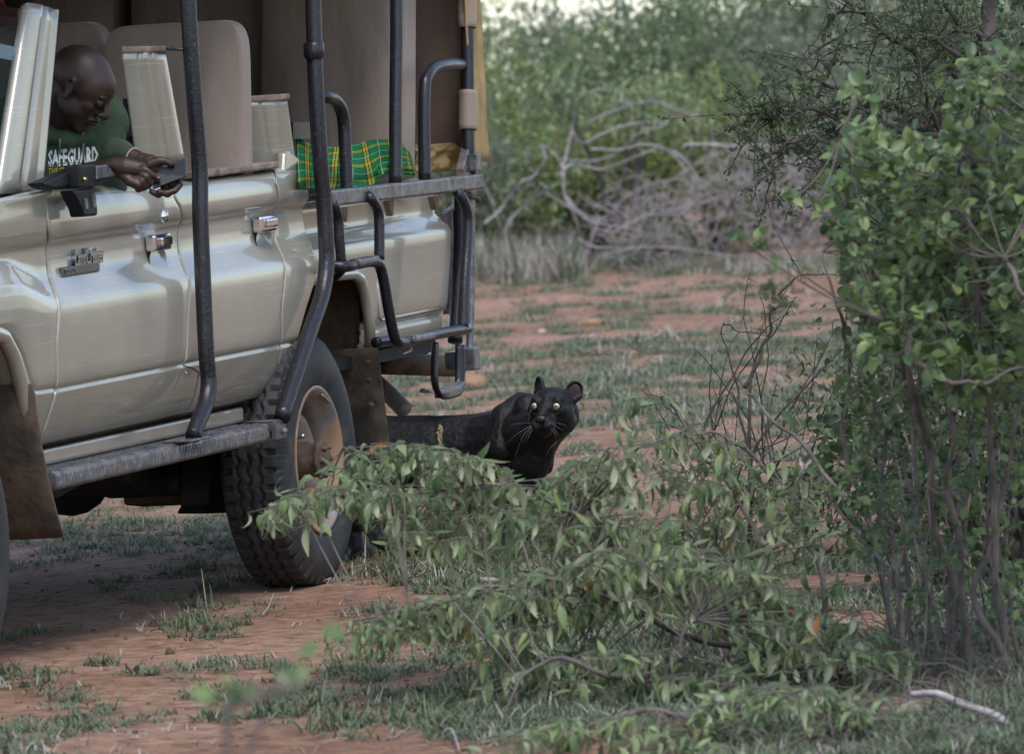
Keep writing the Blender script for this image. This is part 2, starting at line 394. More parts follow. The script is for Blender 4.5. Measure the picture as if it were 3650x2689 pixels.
def panel(name, aL, aR, zs=ZS, prof=bprof, ztop=None, zbot=None, za=1.25, zb=.80, ncol=18, mat=PAINT, edge=.003, thick=.02, extra=None, parent=VEH):
    ts = [0, .004, .012]+list(np.linspace(.03, .97, ncol))+[.988, .996, 1]
    vs = []; z0, z1 = zs[0], zs[-1]
    for j, z in enumerate(zs):
        l, r = aL(z), aR(z)
        for i, t in enumerate(ts):
            a = l+(r-l)*t; zz = z
            if ztop and z > za: zz = za+(z-za)/(z1-za)*(ztop(a)-za)
            if zbot and z < zb: zz = zb-(zb-z)/(zb-z0)*(zb-zbot(a))
            b = prof(z)
            if extra: b += extra(a, zz)
            if i in (0, len(ts)-1): b -= edge
            elif i in (1, len(ts)-2): b -= edge*.3
            vs.append((a, -b, zz))
    n = len(ts); fs = [(j*n+i, j*n+i+1, (j+1)*n+i+1, (j+1)*n+i) for j in range(len(zs)-1) for i in range(n-1)]
    me = bpy.data.meshes.new(name); me.from_pydata(vs, [], fs); me.polygons.foreach_set('use_smooth', [True]*len(fs)); me.update()
    o = link(name, me, mat, parent)
    s = o.modifiers.new('solid', 'SOLIDIFY'); s.thickness = thick; s.offset = -1
    return o
G = .003
fseam = a_of_z(az([(136, 682), (158, 714), (177, 818), (177, 872), (182, 981), (204, 1063), (203, 1199), (196, 1390), (180, 1480), (152, 1568)], -.03))
mseam_pts = az([(612, 640), (624, 693), (646, 802), (648, 916), (667, 981), (673, 1090), (667, 1254), (659, 1308)], -.03)
mseamL = a_of_z(mseam_pts+az([(594, 1472), (585, 1500)], -.03))
mseamR = a_of_z(mseam_pts+az([(714, 1318), (714, 1340), (650, 1503)], -.03))
rseam = a_of_z(az([(980, 585), (985, 640), (988, 800), (991, 865), (1015, 936), (1004, 1105), (999, 1236), (931, 1443)], -.03))
redge = a_of_z(az([(936, 1443), (1045, 1247), (1105, 1050), (1127, 1034), (1118, 940), (1110, 855), (1103, 708), (1075, 600)], -.03))
dtop = z_of_a([(-2.4, 1.40), (-2.25, 1.372), (-2.1, 1.352), (-1.88, 1.346), (-1.5, 1.343), (-1.12, 1.336), (-.75, 1.325), (-.13, 1.322), (.3, 1.328)])
dbot = lambda a: .606
# front fender with its raised flare round the wheel arch
def s_of(a): return float(np.interp(a, [-2.55, -2.45, -2.22], [1.135, 1.125, 1.07]))
def fender_b(a, z):
    s = s_of(a)
    zz = float(np.interp(z, [.6, .8, s-.035, s+.03, 1.195, 1.45], [.6, .8, 1.035, 1.10, 1.195, 1.35]))
    return bprof(zz)-bprof(z)
fz = sorted(set(ZS+[round(x, 4) for x in np.linspace(1.06, 1.2, 18)]))
archz = z_of_a([(-3.75, .72), (-3.66, .90), (-3.5, .967), (-2.70, .967), (-2.61, .950), (-2.54, .89), (-2.485, .80), (-2.445, .70), (-2.42, .63), (-2.40, .612), (-2.2, .606)])
panel('front_fender', lambda z: -3.95, lambda z: fseam(z)-G, zs=fz, ztop=z_of_a([(-4, 1.30), (-2.7, 1.345), (-2.4, 1.355), (-2.2, 1.36)]), zbot=archz, zb=1.0, ncol=60, extra=fender_b)
lip = [(a, archz(a)) for a in np.concatenate([np.linspace(-3.74, -2.8, 14), np.linspace(-2.70, -2.425, 16)])]
mb = MB(); mb.tube([(a-.006, .046, z+.006) for a, z in lip], .024, 10); mb.build('wheel_arch_lip', PAINT, VEH)
FD = panel('front_door', lambda z: fseam(z)+G, lambda z: mseamL(z)-G, ztop=dtop, zbot=dbot, ncol=30)
RD = panel('rear_door', lambda z: mseamR(z)+G, lambda z: rseam(z)-G, ztop=dtop, zbot=dbot, ncol=26)
panel('pillar_base', lambda z: mseamL(z)+G, lambda z: max(mseamL(z)+G*1.2, mseamR(z)-G), zs=[x for x in ZS if x <= .80], zbot=dbot, ncol=8, prof=lambda z: bprof(z)-.004)
panel('rear_quarter_panel', lambda z: rseam(z)+G, lambda z: redge(z), ztop=z_of_a([(-.2, 1.33), (.16, 1.33), (.3, 1.30)]), zbot=dbot, ncol=14)
# seam filler behind the gaps
mb = MB(); mb.box((-1.1, .13, .97), (2.6, .01, .68)); mb.build('door_jamb', M('tan_jamb', (.25, .20, .13), rough=.7), VEH, smooth=False)
# sill strip under the doors
mb = MB(); mb.prism([(-2.42, .10, .60), (-2.42, .10, .555), (-2.42, .17, .535), (-2.42, .17, .60)], (2.0, 0, 0)); mb.build('sill', PAINT, VEH, smooth=False, bevel=.008)

# cargo side
_zc = [.695, .70, .72, .755, .765, .78, .80, 1.03, 1.045, 1.055, 1.09, 1.10, 1.115, 1.21, 1.225]
_bc = [-.13, -.115, -.105, -.103, -.112, -.092, -.088, -.084, -.086, -.092, -.122, -.127, -.128, -.125, -.135]
bbed = lambda z: float(np.interp(z, _zc, _bc))
bedR = a_of_z([(1.64, .70), (1.66, .78), (1.74, .98), (1.755, 1.03), (1.71, 1.10), (1.70, 1.225)])
bedL = a_of_z([(.815, .70), (.81, .86), (.79, .905), (.74, .935), (.66, .948), (.18, .952), (.12, 1.0), (.10, 1.23)])
panel('cargo_side', bedL, bedR, zs=sorted(set([.695, .70, .72, .74, .755, .76, .765, .772, .78, .80, .84, .86, .88, .895, .905, .915, .925, .935, .94, .948, .952, .97, 1.0, 1.03, 1.038, 1.045, 1.05, 1.055, 1.065, 1.08, 1.09, 1.10, 1.115, 1.16, 1.21, 1.225])), prof=bbed, ncol=26)
mb = MB(); mb.tube([(.12, .092, .955), (.5, .092, .957), (.70, .092, .952), (.77, .092, .93), (.805, .09, .88), (.825, .088, .80), (.83, .09, .70)], .02, 8); mb.build('wheel_arch_lip', PAINT, VEH)
mb = MB(); mb.tube([(.93, .088, .93), (.925, .088, .80), (.96, .09, .785), (1.55, .09, .785)], .006, 6); mb.build('pressed_rib', PAINT, VEH)
# dark filler between cargo side and tailgate, inner wheel well, floor, far side, bonnet
mb = MB()
mb.box((.35, .42, .86), (1.9, .012, .62)); mb.box((.3, .28, .985), (1.2, .30, .012)); mb.box((.86, .28, .84), (.012, .3, .3))
mb.build('wheel_well', MUD, VEH, smooth=False)
mb = MB(); mb.box((-2.95, .48, .80), (1.6, .012, .62)); mb.box((-2.95, .29, 1.02), (1.5, .36, .012)); mb.box((-2.43, .29, .83), (.012, .36, .42), Matrix.Rotation(.0, 3, 'Y'))
mb.build('inner_fender', MUD, VEH, smooth=False)
mb = MB(); mb.box((-.35, .95, .66), (4.1, 1.6, .04)); mb.build('floor_pan', DARK, VEH, smooth=False)
mb = MB(); mb.box((-2.38, .95, .98), (.03, 1.55, .66)); mb.build('firewall', DARK, VEH, smooth=False)
mb = MB(); mb.box((-.35, 1.80, .98), (4.1, .04, .70)); mb.build('far_side_panel', PAINT, VEH, smooth=False, bevel=.01)
mb = MB(); mb.box((-3.2, .95, 1.31), (1.62, 1.36, .12)); mb.build('bonnet', PAINT, VEH, smooth=False, bevel=.05)
mb = MB(); mb.box((-3.2, 1.74, 1.06), (1.6, .24, .60)); mb.build('front_fender', PAINT, VEH, smooth=False, bevel=.05)
mb = MB(); mb.box((-3.98, .95, 1.02), (.05, 1.74, .55)); mb.build('grille_panel', BLACKPL, VEH, smooth=False, bevel=.02)
mb = MB(); mb.box((-4.15, .95, .68), (.12, 1.8, .2)); mb.build('front_bumper', GREYSTEEL, VEH, smooth=False, bevel=.02)

# cut pillars, their rusty cap trims and the wooden sill trim
def stub(name, quad, bL, bR, ribs=(), over=.02):
    """cut-off pillar: section rounds from its inner front edge (offset bL) to its outer rear edge (bR)"""
    q = [V(x, y, b) for (x, y), b in zip(quad, (bL, bR, bL, bR))]; TL, TR, BL, BR = q
    rows = 14; cols = 40; vs = []
    for j in range(rows+1):
        t = j/rows
        for i in range(cols+1):
            s = i/cols
            a = (BL[0]+(TL[0]-BL[0])*t)*(1-s)+(BR[0]+(TR[0]-BR[0])*t)*s
            z = (BL[2]+(TL[2]-BL[2])*t)*(1-s)+(BR[2]+(TR[2]-BR[2])*t)*s
            bb = bL+(bR-bL)*s+.030*math.sin(math.pi*s)**.8
            a -= .022*math.sin(math.pi*s)
            bb -= sum(.011*math.exp(-((s-q_)/.022)**2) for q_ in ribs)
            vs.append((a, -bb, z))
    n = cols+1; mb = MB(); mb.add(vs, [(j*n+i, j*n+i+1, (j+1)*n+i+1, (j+1)*n+i) for j in range(rows) for i in range(cols)])
    o = mb.build(name, PAINT, VEH, fix=False)
    s = o.modifiers.new('s', 'SOLIDIFY'); s.thickness = .010; s.offset = -1
    tp = [Vector(v) for v in vs[rows*n:]][::5]; c = sum(tp, Vector())/len(tp)
    tp = [c+(v-c)*1.07+Vector((0, -.006, 0)) for v in tp]; back = [tp[-1]+Vector((0, .03, 0)), tp[0]+Vector((.05, .01, 0))]
    mb = MB(); mb.prism(tp+back, (0, 0, .020)); mb.build('cap_trim', WOODCAP, o, smooth=False, bevel=.005)
    return o
stub('cut_door_pillar', [(433, 188), (591, 186), (487, 590), (660, 572)], -.155, -.075, ribs=(.28, .36, .52))
stub('cut_rear_pillar', [(825, 368), (1024, 355), (857, 596), (1056, 592)], -.215, -.078, ribs=(.42,))
mb = MB(); mb.prism([(-.86, .062, 1.328), (-.05, .062, 1.326), (-.05, .14, 1.326), (-.86, .14, 1.328)], (0, 0, .022)); mb.build('window_sill_trim', WOODCAP, VEH, smooth=False, bevel=.006)
# flared corner between the cut rear pillar and the body side
mb = MB(); mb.prism([(.0, .066, 1.29), (.19, .066, 1.26), (.17, .066, 1.345), (.09, .068, 1.375), (.04, .068, 1.37)], (0, .03, 0)); mb.build('pillar_foot', PAINT, VEH, smooth=False, bevel=.01)

# windscreen pillar, rubber and glass
A = [VL(x, y, -.12) for x, y in [(96, 8), (193, 38), (138, 690), (-10, 690)]]
mb = MB(); 
def strip(p0, p1, q0, q1, name, mat, off, thick, ridge):
    mb = MB(); vs = []; R = 14; Cn = 16
    for j in range(R+1):
        t = j/R
        for i in range(Cn+1):
            s = i/Cn; p = (p0.lerp(q0, t)).lerp(p1.lerp(q1, t), s)
            vs.append((p.x, p.y-ridge*math.sin(math.pi*s)**.5+(.02 if .42 < s < .47 else 0)*1-(.012 if s > .85 else 0), p.z))
    n = Cn+1; mb.add(vs, [(j*n+i, (j+1)*n+i, (j+1)*n+i+1, j*n+i+1) for j in range(R) for i in range(Cn)])
    o = mb.build(name, mat, VEH, fix=False); s = o.modifiers.new('s', 'SOLIDIFY'); s.thickness = thick; s.offset = -1
    return o
strip(A[0], A[1], A[3], A[2], 'windscreen_pillar', PAINT, 0, .03, .02)
mb = MB(); ga = [VL(x, y, -.16) for x, y in [(76, 30), (72, 200), (50, 380), (30, 590), (-10, 640)]]
mb.tube(smooth_path(ga, 4), .011, 8); mb.build('windscreen_seal', M('cracked_black_rubber', (.03, .024, .024), rough=.7, bump=.5, bscale=50, dirt=(.25, .2, .18), dirt_amt=.25, dirt_scale=30), VEH)
g0 = VL(76, 30, -.17); g1 = VL(20, 610, -.17)
gm = bpy.data.materials.new('windscreen_glass'); gm.use_nodes = True
n_, l_ = nodes_of(gm); gb = n_['Principled BSDF']; setp(gb, Roughness=.02, Base_Color=(.6, .7, .75, 1), Transmission_Weight=1.0, IOR=1.25)
tt = n_.new('ShaderNodeBsdfTransparent'); tt.inputs['Color'].default_value = (.75, .82, .85, 1); ms_ = n_.new('ShaderNodeMixShader'); ms_.inputs[0].default_value = .8
l_.new(gb.outputs[0], ms_.inputs[1]); l_.new(tt.outputs[0], ms_.inputs[2]); l_.new(ms_.outputs[0], n_['Material Output'].inputs['Surface'])
mb = MB(); mb.prism([g0, g1, g1+Vector((0, 1.45, 0)), g0+Vector((0, 1.45, 0))], (.006, 0, 0)); mb.build('windscreen', gm, VEH, smooth=False)
mb = MB(); mb.tube([g0+Vector((0, 1.5, 0)), g1+Vector((0, 1.5, 0))], .03, 8); mb.build('windscreen_frame', PAINT, VEH, smooth=False, bevel=.01)
# little washer jet
j = VL(42, 705, -.14); mb = MB(); mb.prism([j+Vector((-.05, 0, -.012)), j+Vector((.05, -.005, -.02)), j+Vector((.0, 0, .028))], (0, .03, 0)); mb.build('washer_jet', BLACKPL, VEH, smooth=False, bevel=.005)

# door mirror folded on its black corner piece
mir = MB(); P = lambda x, y, b=.0: VL(x/3.204, 550+y/3.204, b)
mir.prism([P(480, 325), P(900, 150), P(1100, 110), P(1250, 100), P(1340, 190), P(1360, 270), P(1080, 330), P(600, 400), P(520, 370)], (0, .05, 0))
MIR = mir.build('side_mirror', BLACKPL, VEH, smooth=False, bevel=.008)
mb = MB(); mb.prism([P(910, 120, .03), P(1080, 105, .03), P(1085, 380, .03), P(920, 390, .03)], (0, .05, 0)); mb.build('hinge_block', BLACKPL, MIR, smooth=False, bevel=.006)
mb = MB(); mb.prism([P(830, 410, .025), P(1085, 385, .025), P(1125, 630, .03), P(1120, 700, .03), P(960, 715, .03), P(940, 640, .03)], (0, .045, 0)); mb.build('bracket_foot', BLACKPL, MIR, smooth=False, bevel=.008)
mb = MB(); mb.prism([P(965, 500, .034), P(1000, 500, .034), P(1015, 620, .034), P(985, 625, .034)], (0, .008, 0)); mb.prism([P(1070, 440, .034), P(1095, 440, .034), P(1105, 600, .034), P(1080, 605, .034)], (0, .008, 0)); mb.build('bracket_slot', GREYSTEEL, MIR, smooth=False)
mb = MB(); c = P(965, 285, .034); mb.ball(c, .008); mb.build('brass_screw', M('brass', (.5, .4, .15), rough=.3, metal=1), MIR)
mb = MB(); mb.prism([P(1110, 130, .004), P(1230, 115, .004), P(1340, 250, .004), P(1110, 290, .004)], (0, .01, 0)); mb.build('mirror_shell_edge', GREYSTEEL, MIR, smooth=False, bevel=.006)

# handles, lock and badge
def handle(door, x0, y0, x1, y1):
    p = VL(x0, y0, -.06); q = VL(x1, y1, -.06); c = (p+q)/2; L = abs(q.x-p.x)
    mb = MB(); mb.box((c.x, .058, c.z), (L, .035, .052)); h = mb.build('door_handle', CHROME, door, smooth=False, bevel=.009)
    mb = MB(); mb.box((c.x+.01, .036, c.z+.002), (L*.6, .012, .028)); mb.build('handle_pull', CHROME, h, smooth=False, bevel=.006)
    mb = MB(); mb.lathe([(.075, 0), (.07, .002), (.05, .012), (.0, .016)], 32, 'y', (c.x+.01, .066, c.z-.05))
    for i, v in enumerate(mb.v): mb.v[i] = (v[0], v[1], c.z-.05+(v[2]-c.z+.05)*.5)
    mb.build('handle_recess', PAINT, h)
handle(FD, 533, 866, 592, 862); handle(RD, 914, 800, 968, 795)
lk = VL(588, 771, -.05); mb = MB(); mb.lathe([(0, -.008), (.012, -.008), (.022, -.003), (.024, .004)], 24, 'y', lk); mb.build('fuel_lock', CHROME, FD)
def text_mesh(s, size, depth, mat, name, parent, mtx, shear=0, sx=1, ext_off=0, bold=0):
    cu = bpy.data.curves.new(name, 'FONT'); cu.body = s; cu.size = size; cu.extrude = depth; cu.shear = shear; cu.offset = bold; cu.resolution_u = 2
    o = bpy.data.objects.new(name, cu); COL.objects.link(o)
    me = bpy.data.meshes.new_from_object(o.evaluated_get(bpy.context.evaluated_depsgraph_get()))
    bpy.data.objects.remove(o); me.name = name; me.transform(Matrix.Diagonal((sx, 1, 1, 1))); me.transform(mtx)
    me.materials.clear()
    return link(name, me, mat, parent)
BG = M('badge_chrome', (.45, .45, .47), rough=.22, metal=1, var=.1)
p0 = VL(218, 961, -.07); p1 = VL(349, 944, -.07)
mb = MB(); mb.box(((p0.x+p1.x)/2, .070, p0.z-.008), (p1.x-p0.x, .012, .028)); PL = mb.build('badge', M('badge_dark_plate', (.12, .11, .11), rough=.4, metal=.6), FD, smooth=False, bevel=.003)
RX = Matrix.Rotation(math.pi/2, 4, 'X')
text_mesh('TOYOTA', .024, .002, BG, 'badge_lettering', PL, Matrix.Translation((p0.x+.008, .0625, p0.z-.016)) @ RX, sx=1.05)
text_mesh('LandCruiser', .068, .006, BG, 'badge_lettering', PL, Matrix.Translation((p0.x+.105, .071, p0.z+.004)) @ RX, shear=.25, sx=.74, bold=.0012)

# running board with its chequer ribs
mb = MB(); prof = [(-.20, .548), (-.012, .548), (-.002, .543), (.0, .533), (.0, .50), (-.008, .492), (-.20, .492)]
mb.prism([(-2.375, -b, z) for b, z in prof], (1.905, 0, 0)); RB = mb.build('running_board', GREYSTEEL, VEH, smooth=False, bevel=.003)
mb = MB()
for i in range(133):
    a = -2.37+i*.0142
    mb.box((a, .0, .522+(.006 if i % 2 else -.006)), (.0035, .003, .020), Matrix.Rotation(.5, 3, 'Y'))
    for k in range(9): mb.box((a+(.005 if k % 2 else 0), .02+k*.02, .549), (.004, .014, .004), Matrix.Rotation(.7 if (i+k) % 2 else -.7, 3, 'Z'))
o = mb.build('chequer_ribs', GREYSTEEL, RB, smooth=False, fix=False); tag(o, kind='stuff')
q = VL(996, 1532, .01); mb = MB(); mb.box((q.x-.01, -.012, q.z), (.10, .016, .058)); mb.box((q.x-.035, .03, q.z+.03), (.05, .1, .006)); BP = mb.build('end_bracket', GREYSTEEL, VEH, smooth=False, bevel=.004)
mb = MB(); mb.ball((q.x+.0, -.026, q.z-.004), .010); mb.build('bracket_bolt', WOODCAP, BP)
mb = MB(); mb.box((-1.24, .0, .555), (.16, .09, .008)); mb.build('post_foot_plate', GREYSTEEL, VEH, smooth=False, bevel=.003)

# roll cage
def pipe(name, pts, b, d=.048, mat=BLACKPIPE, n=6, parent=VEH, seg=16):
    """pts (px,py[,b])"""
    P = [VL(p[0], p[1], p[2] if len(p) > 2 else b) for p in pts]
    mb = MB(); mb.tube(smooth_path(P, n), d/2, seg); return mb.build(name, mat, parent)
CAGE = empty('roll_cage'); CAGE.parent = VEH
def ext(p, q, k=1.0):  # carry a post on above the frame
    return (p[0]+(p[0]-q[0])*k, p[1]+(p[1]-q[1])*k)
pipe('front_post', [(655, -260), (670, 0), (681, 180), (695, 381), (712, 600), (714, 763), (725, 1036), (735, 1254), (744, 1363), (733, 1440), (705, 1510), (688, 1556)], .02, .05, parent=CAGE)
pipe('middle_post', [(1106, -260), (1116, 0), (1121, 163), (1127, 327), (1140, 545), (1154, 708), (1162, 860), (1164, 940), (1149, 1050), (1105, 1181), (1061, 1317), (1005, 1490)], .02, .051, parent=CAGE)
mb = MB(); c = VL(1119, 178, .02); mb.tube([c+Vector((0, 0, .028)), c+Vector((0, 0, .022)), c+Vector((0, 0, -.018)), c+Vector((0, 0, -.028))], [.027, .033, .033, .027], 16); mb.build('post_joint', BLACKPIPE, CAGE)
pipe('cargo_post', [(1413, -260), (1413, 0), (1413, 163), (1410, 381), (1409, 655)], 0, .042, parent=CAGE)
pipe('window_hoop', [(1600, 228, -.45), (1672, 228, -.10), (1640, 230, -.02), (1590, 231), (1545, 243), (1520, 275), (1513, 320), (1511, 420), (1514, 640)], 0, .042, parent=CAGE)
pipe('seat_hoop', [(1128, 340, -.02), (1160, 345, 0), (1190, 354), (1214, 385), (1226, 440), (1231, 540), (1237, 690)], 0, .042, parent=CAGE)
pipe('cross_tube', [(1475, 235, -.3), (1668, 228, -.04)], -.3, .038, parent=CAGE)
pipe('rear_post', [(1664, -260), (1665, 0), (1667, 300), (1668, 520), (1678, 640)], -.01, .044, parent=CAGE)
pipe('cage_roof_tube', [(655, -260), (1106, -262), (1413, -262), (1664, -260)], .01, .046, parent=CAGE)
pipe('pillar_stay', [(597, 172), (650, 175)], -.02, .012, parent=CAGE)
# side rail
R = [VL(x, y, .0) for x, y in [(1150, 678), (1178, 675), (1420, 651), (1650, 627), (1686, 633)]]
r0, r1 = VL(1178, 706, 0), VL(1690, 648, 0)
mb = MB(); ang = math.atan2(r1.z-r0.z, r1.x-r0.x)
mb.box((r0+r1)/2, ((r1-r0).length+.06, .05, .052), Matrix.Rotation(-ang, 3, 'Y')); RAIL = mb.build('side_rail', GREYSTEEL, CAGE, smooth=False, bevel=.008)
for x, y0, y1 in [(1230, 740, 790), (1395, 715, 770), (1554, 700, 748)]:
    p = VL(x, y0, -.005); q = VL(x+5, y1, -.04); mb = MB(); mb.prism([(p.x-.03, p.y, p.z), (p.x+.03, p.y, p.z), (q.x+.006, q.y, q.z), (q.x-.006, q.y, q.z)], (0, .02, 0)); mb.build('rail_gusset', M('tan_gusset', (.25, .21, .15), rough=.6), RAIL, smooth=False)
# outside ladder tubes
LB = .035
pipe('ladder_tube', [(1292, 690, -.01), (1320, 705), (1345, 746), (1352, 800), (1352, 925)], LB, .034, parent=CAGE)
pipe('ladder_tube', [(1170, 705, -.01), (1190, 730), (1205, 780), (1210, 860), (1216, 930)], LB-.02, .034, parent=CAGE)
pipe('ladder_tube', [(1190, 948, .0), (1235, 950), (1270, 942), (1325, 932), (1352, 945), (1368, 1000), (1385, 1100), (1405, 1195), (1425, 1222), (1470, 1213), (1560, 1190), (1668, 1172)], LB, .036, parent=CAGE)
pipe('ladder_tube', [(1185, 990, -.07), (1205, 975, -.02), (1222, 955, .01)], .0, .032, parent=CAGE)
pipe('ladder_tube', [(1340, 1222, -.03), (1390, 1215, -.02), (1425, 1218, .0)], .0, .036, parent=CAGE)
pipe('ladder_tube', [(1610, 668, -.01), (1635, 690, .02), (1660, 735), (1667, 800), (1663, 900), (1655, 1020), (1650, 1170)], LB, .036, parent=CAGE)
for (x0, y0, x1, y1) in [(1265, 933, 1330, 920), (1455, 1207, 1530, 1192)]:
    mb = MB(); p = VL(x0, y0, LB+.004); q = VL(x1, y1, LB+.004); mb.box((p+q)/2-Vector((0, 0, .004)), ((q-p).length, .05, .026), Matrix.Rotation(-math.atan2(q.z-p.z, q.x-p.x), 3, 'Y')); mb.build('step_tread', GREYSTEEL, CAGE, smooth=False, bevel=.009)
# hanging step loop
mb = MB(); L = [VL(x, y, LB) for x, y in [(1552, 1225), (1548, 1340), (1556, 1390), (1575, 1410), (1610, 1403), (1632, 1390), (1640, 1350), (1640, 1230)]]
path = smooth_path(L, 5); vs = []; mb.tube(path, .019, 8, ell=.55); ST = mb.build('hanging_step', BLACKPIPE, CAGE)
mb = MB(); p = VL(1575, 1398, LB+.01); q = VL(1635, 1383, LB+.01); mb.box((p+q)/2, ((q-p).length, .055, .022), Matrix.Rotation(-.12, 3, 'Y')); mb.build('step_tread', GREYSTEEL, ST, smooth=False, bevel=.004)
mb = MB(); mb.prism([VL(1503, 1400, LB), VL(1510, 1385, LB), VL(1535, 1395, LB), VL(1535, 1402, LB)], (0, .01, 0)); mb.build('step_wire', DARK, ST, smooth=False)
# tailgate frame, rear bumper tube, bracket, chain
TG = empty('tailgate_frame'); TG.parent = VEH
pipe('frame_post', [(1640, 700), (1643, 900), (1632, 1060), (1622, 1220)], -.07, .05, parent=TG)
pipe('frame_post', [(1678, 690), (1679, 900), (1677, 1100), (1672, 1290)], -.06, .028, GREYSTEEL, parent=TG)
p = VL(1640, 1000, -.10); mb = MB(); mb.prism([VL(1590, 760, -.10), VL(1640, 720, -.10), VL(1635, 1000, -.10), VL(1608, 1120, -.10), VL(1600, 1120, -.10), VL(1604, 950, -.10)], (0, .02, 0)); mb.build('frame_panel', GREYSTEEL, TG, smooth=False)
mb = MB(); mb.prism([VL(1655, 640, .0), VL(1652, 600, .0), VL(1675, 520, .0), VL(1692, 506, .0), VL(1696, 540, .0), VL(1694, 640, .0)], (0, .03, 0)); mb.build('hinge_bracket', GREYSTEEL, TG, smooth=False, bevel=.003)
mb = MB(); mb.box(VL(1693, 578, .015), (.055, .03, .058)); mb.build('latch_block', GREYSTEEL, TG, smooth=False, bevel=.004)
mb = MB(); mb.box(VL(1672, 1280, -.04), (.06, .06, .075)); mb.build('lamp_bracket', GREYSTEEL, TG, smooth=False, bevel=.004)
mb = MB(); mb.box(VL(1624, 1285, -.10), (.08, .05, .06)); mb.build('lamp_bracket', GREYSTEEL, TG, smooth=False, bevel=.004)
mb = MB()
for i in range(6):
    c = VL(1655+i*10, 688+i*4+(4 if i % 2 else 0), .01); mb.ball(c, (.014, .009, .008), 8, 6, Matrix.Rotation(.6*(i % 3), 3, 'Y'))
mb.build('chain', MUD, TG)
c0 = VL(1350, 1297, -.35); c1 = VL(1620, 1310, -.20); 
mb = MB(); mb.tube([c0, c1+Vector((.05, 0, 0))], .036, 14); mb.build('rear_bumper_tube', MUD, VEH)
mb = MB(); mb.prism([VL(1350, 1240, -.3), VL(1545, 1215, -.3), VL(1545, 1230, -.3), VL(1510, 1285, -.3), VL(1350, 1270, -.3)], (0, .5, 0)); mb.build('bed_crossmember', DARK, VEH, smooth=False)
pipe('exhaust_pipe', [(1300, 1330, -.5), (1380, 1400, -.42), (1445, 1465, -.35)], -.4, .06, M('dusty_exhaust', (.16, .15, .14), rough=.7, dirt=(.25, .13, .07), dirt_amt=.35, dirt_scale=15))
pipe('wire_hook', [(1438, 1262), (1455, 1256), (1466, 1248), (1464, 1230)], 0, .006, PALESTONE)

# mudflaps
def flap(pts, b0, b1, bend=0):
    mb = MB(); rows = 12; vs = []
    (xt, yt, xt2, yt2, xb, yb, xb2, yb2) = pts
    for j in range(rows+1):
        t = j/rows
        p = VL(xt+(xb-xt)*t, yt+(yb-yt)*t, b0); p.x -= bend*math.sin(math.pi*t)
        for k in range(6): vs.append((p.x+.004*math.sin(k*2), p.y+(b0-b1)*k/5, p.z))
    mb.add(vs, [(j*6+k, j*6+k+1, (j+1)*6+k+1, (j+1)*6+k) for j in range(rows) for k in range(5)])
    o = mb.build('mudflap', FLAPM, VEH); s = o.modifiers.new('s', 'SOLIDIFY'); s.thickness = .012; s.offset = 0
    return o
fl = flap((117, 1370, 0, 0, 225, 1915, 0, 0), -.01, -.26, .03)
fr_ = flap((1345, 1240, 0, 0, 1392, 1620, 0, 0), -.06, -.40, 0)
for o_, pts in ((fr_, [(1316, 1292), (1318, 1355), (1326, 1444), (1355, 1358)]), (fl, [(80, 1400)])):
    for x, y in pts:
        v = VL(x, y, -.08 if o_ is fr_ else -.05); mb = MB(); mb.ball((v.x-.01, v.y, v.z), .010, 8, 6); mb.build('flap_bolt', MUD, o_)
mb = MB(); mb.box((-2.56, .22, .88), (.012, .25, .18)); mb.build('splash_plate', MUD, VEH, smooth=False)

# underbody: rails, axles, springs, gearbox
mb = MB(); mb.box((-.9, .55, .58), (5.6, .07, .12)); mb.box((-.9, 1.35, .58), (5.6, .07, .12)); mb.build('chassis_rail', DARK, VEH, smooth=False)
for a_ in (.02, -3.12):
    mb = MB(); mb.tube([(a_, .25, .40), (a_, 1.6, .40)], .042, 12); mb.ball((a_, .85, .40), (.15, .14, .15)); mb.build('axle', DARK, VEH)
for a_ in (.02, -3.12):
    mb = MB()
    for k in range(6): mb.box((a_, .50, .46+k*.012), (.30+.18*(5-k) if k else 1.1, .07, .009))
    mb.box((a_, .50, .42), (.16, .10, .03)); mb.build('leaf_spring', MUD, VEH, smooth=False)
mb = MB()
p = lambda x, y, b=-.5: VL(x/1.7254, 1400+y/1.7254, b)
mb.prism([p(790, 470), p(1110, 440), p(1110, 640), p(1060, 625), p(980, 605), p(905, 595), p(870, 620), p(800, 560)], (0, .25, 0)); mb.build('transfer_case', DARK, VEH, smooth=False, bevel=.02)
mb = MB(); mb.prism([p(1110, 430), p(1280, 400), p(1280, 660), p(1220, 690), p(1120, 680)], (0, .2, 0)); mb.build('spring_hanger', MUD, VEH, smooth=False, bevel=.01)
mb = MB(); mb.prism([p(1290, 350, -.32), p(1440, 330, -.32), p(1440, 740, -.32), p(1260, 740, -.32), p(1290, 690, -.32)], (0, .1, 0)); mb.build('shock_mount', DARK, VEH, smooth=False, bevel=.01)
mb = MB(); mb.prism([p(300, 590, -.3), p(560, 540, -.3), p(480, 580, -.3), p(350, 650, -.3), p(310, 640, -.3)], (0, .3, 0)); mb.build('skid_plate', DARK, VEH, smooth=False)
mb = MB(); mb.tube([(-2.2, .75, .50), (.0, .85, .42)], .035, 10); mb.build('drive_shaft', DARK, VEH)

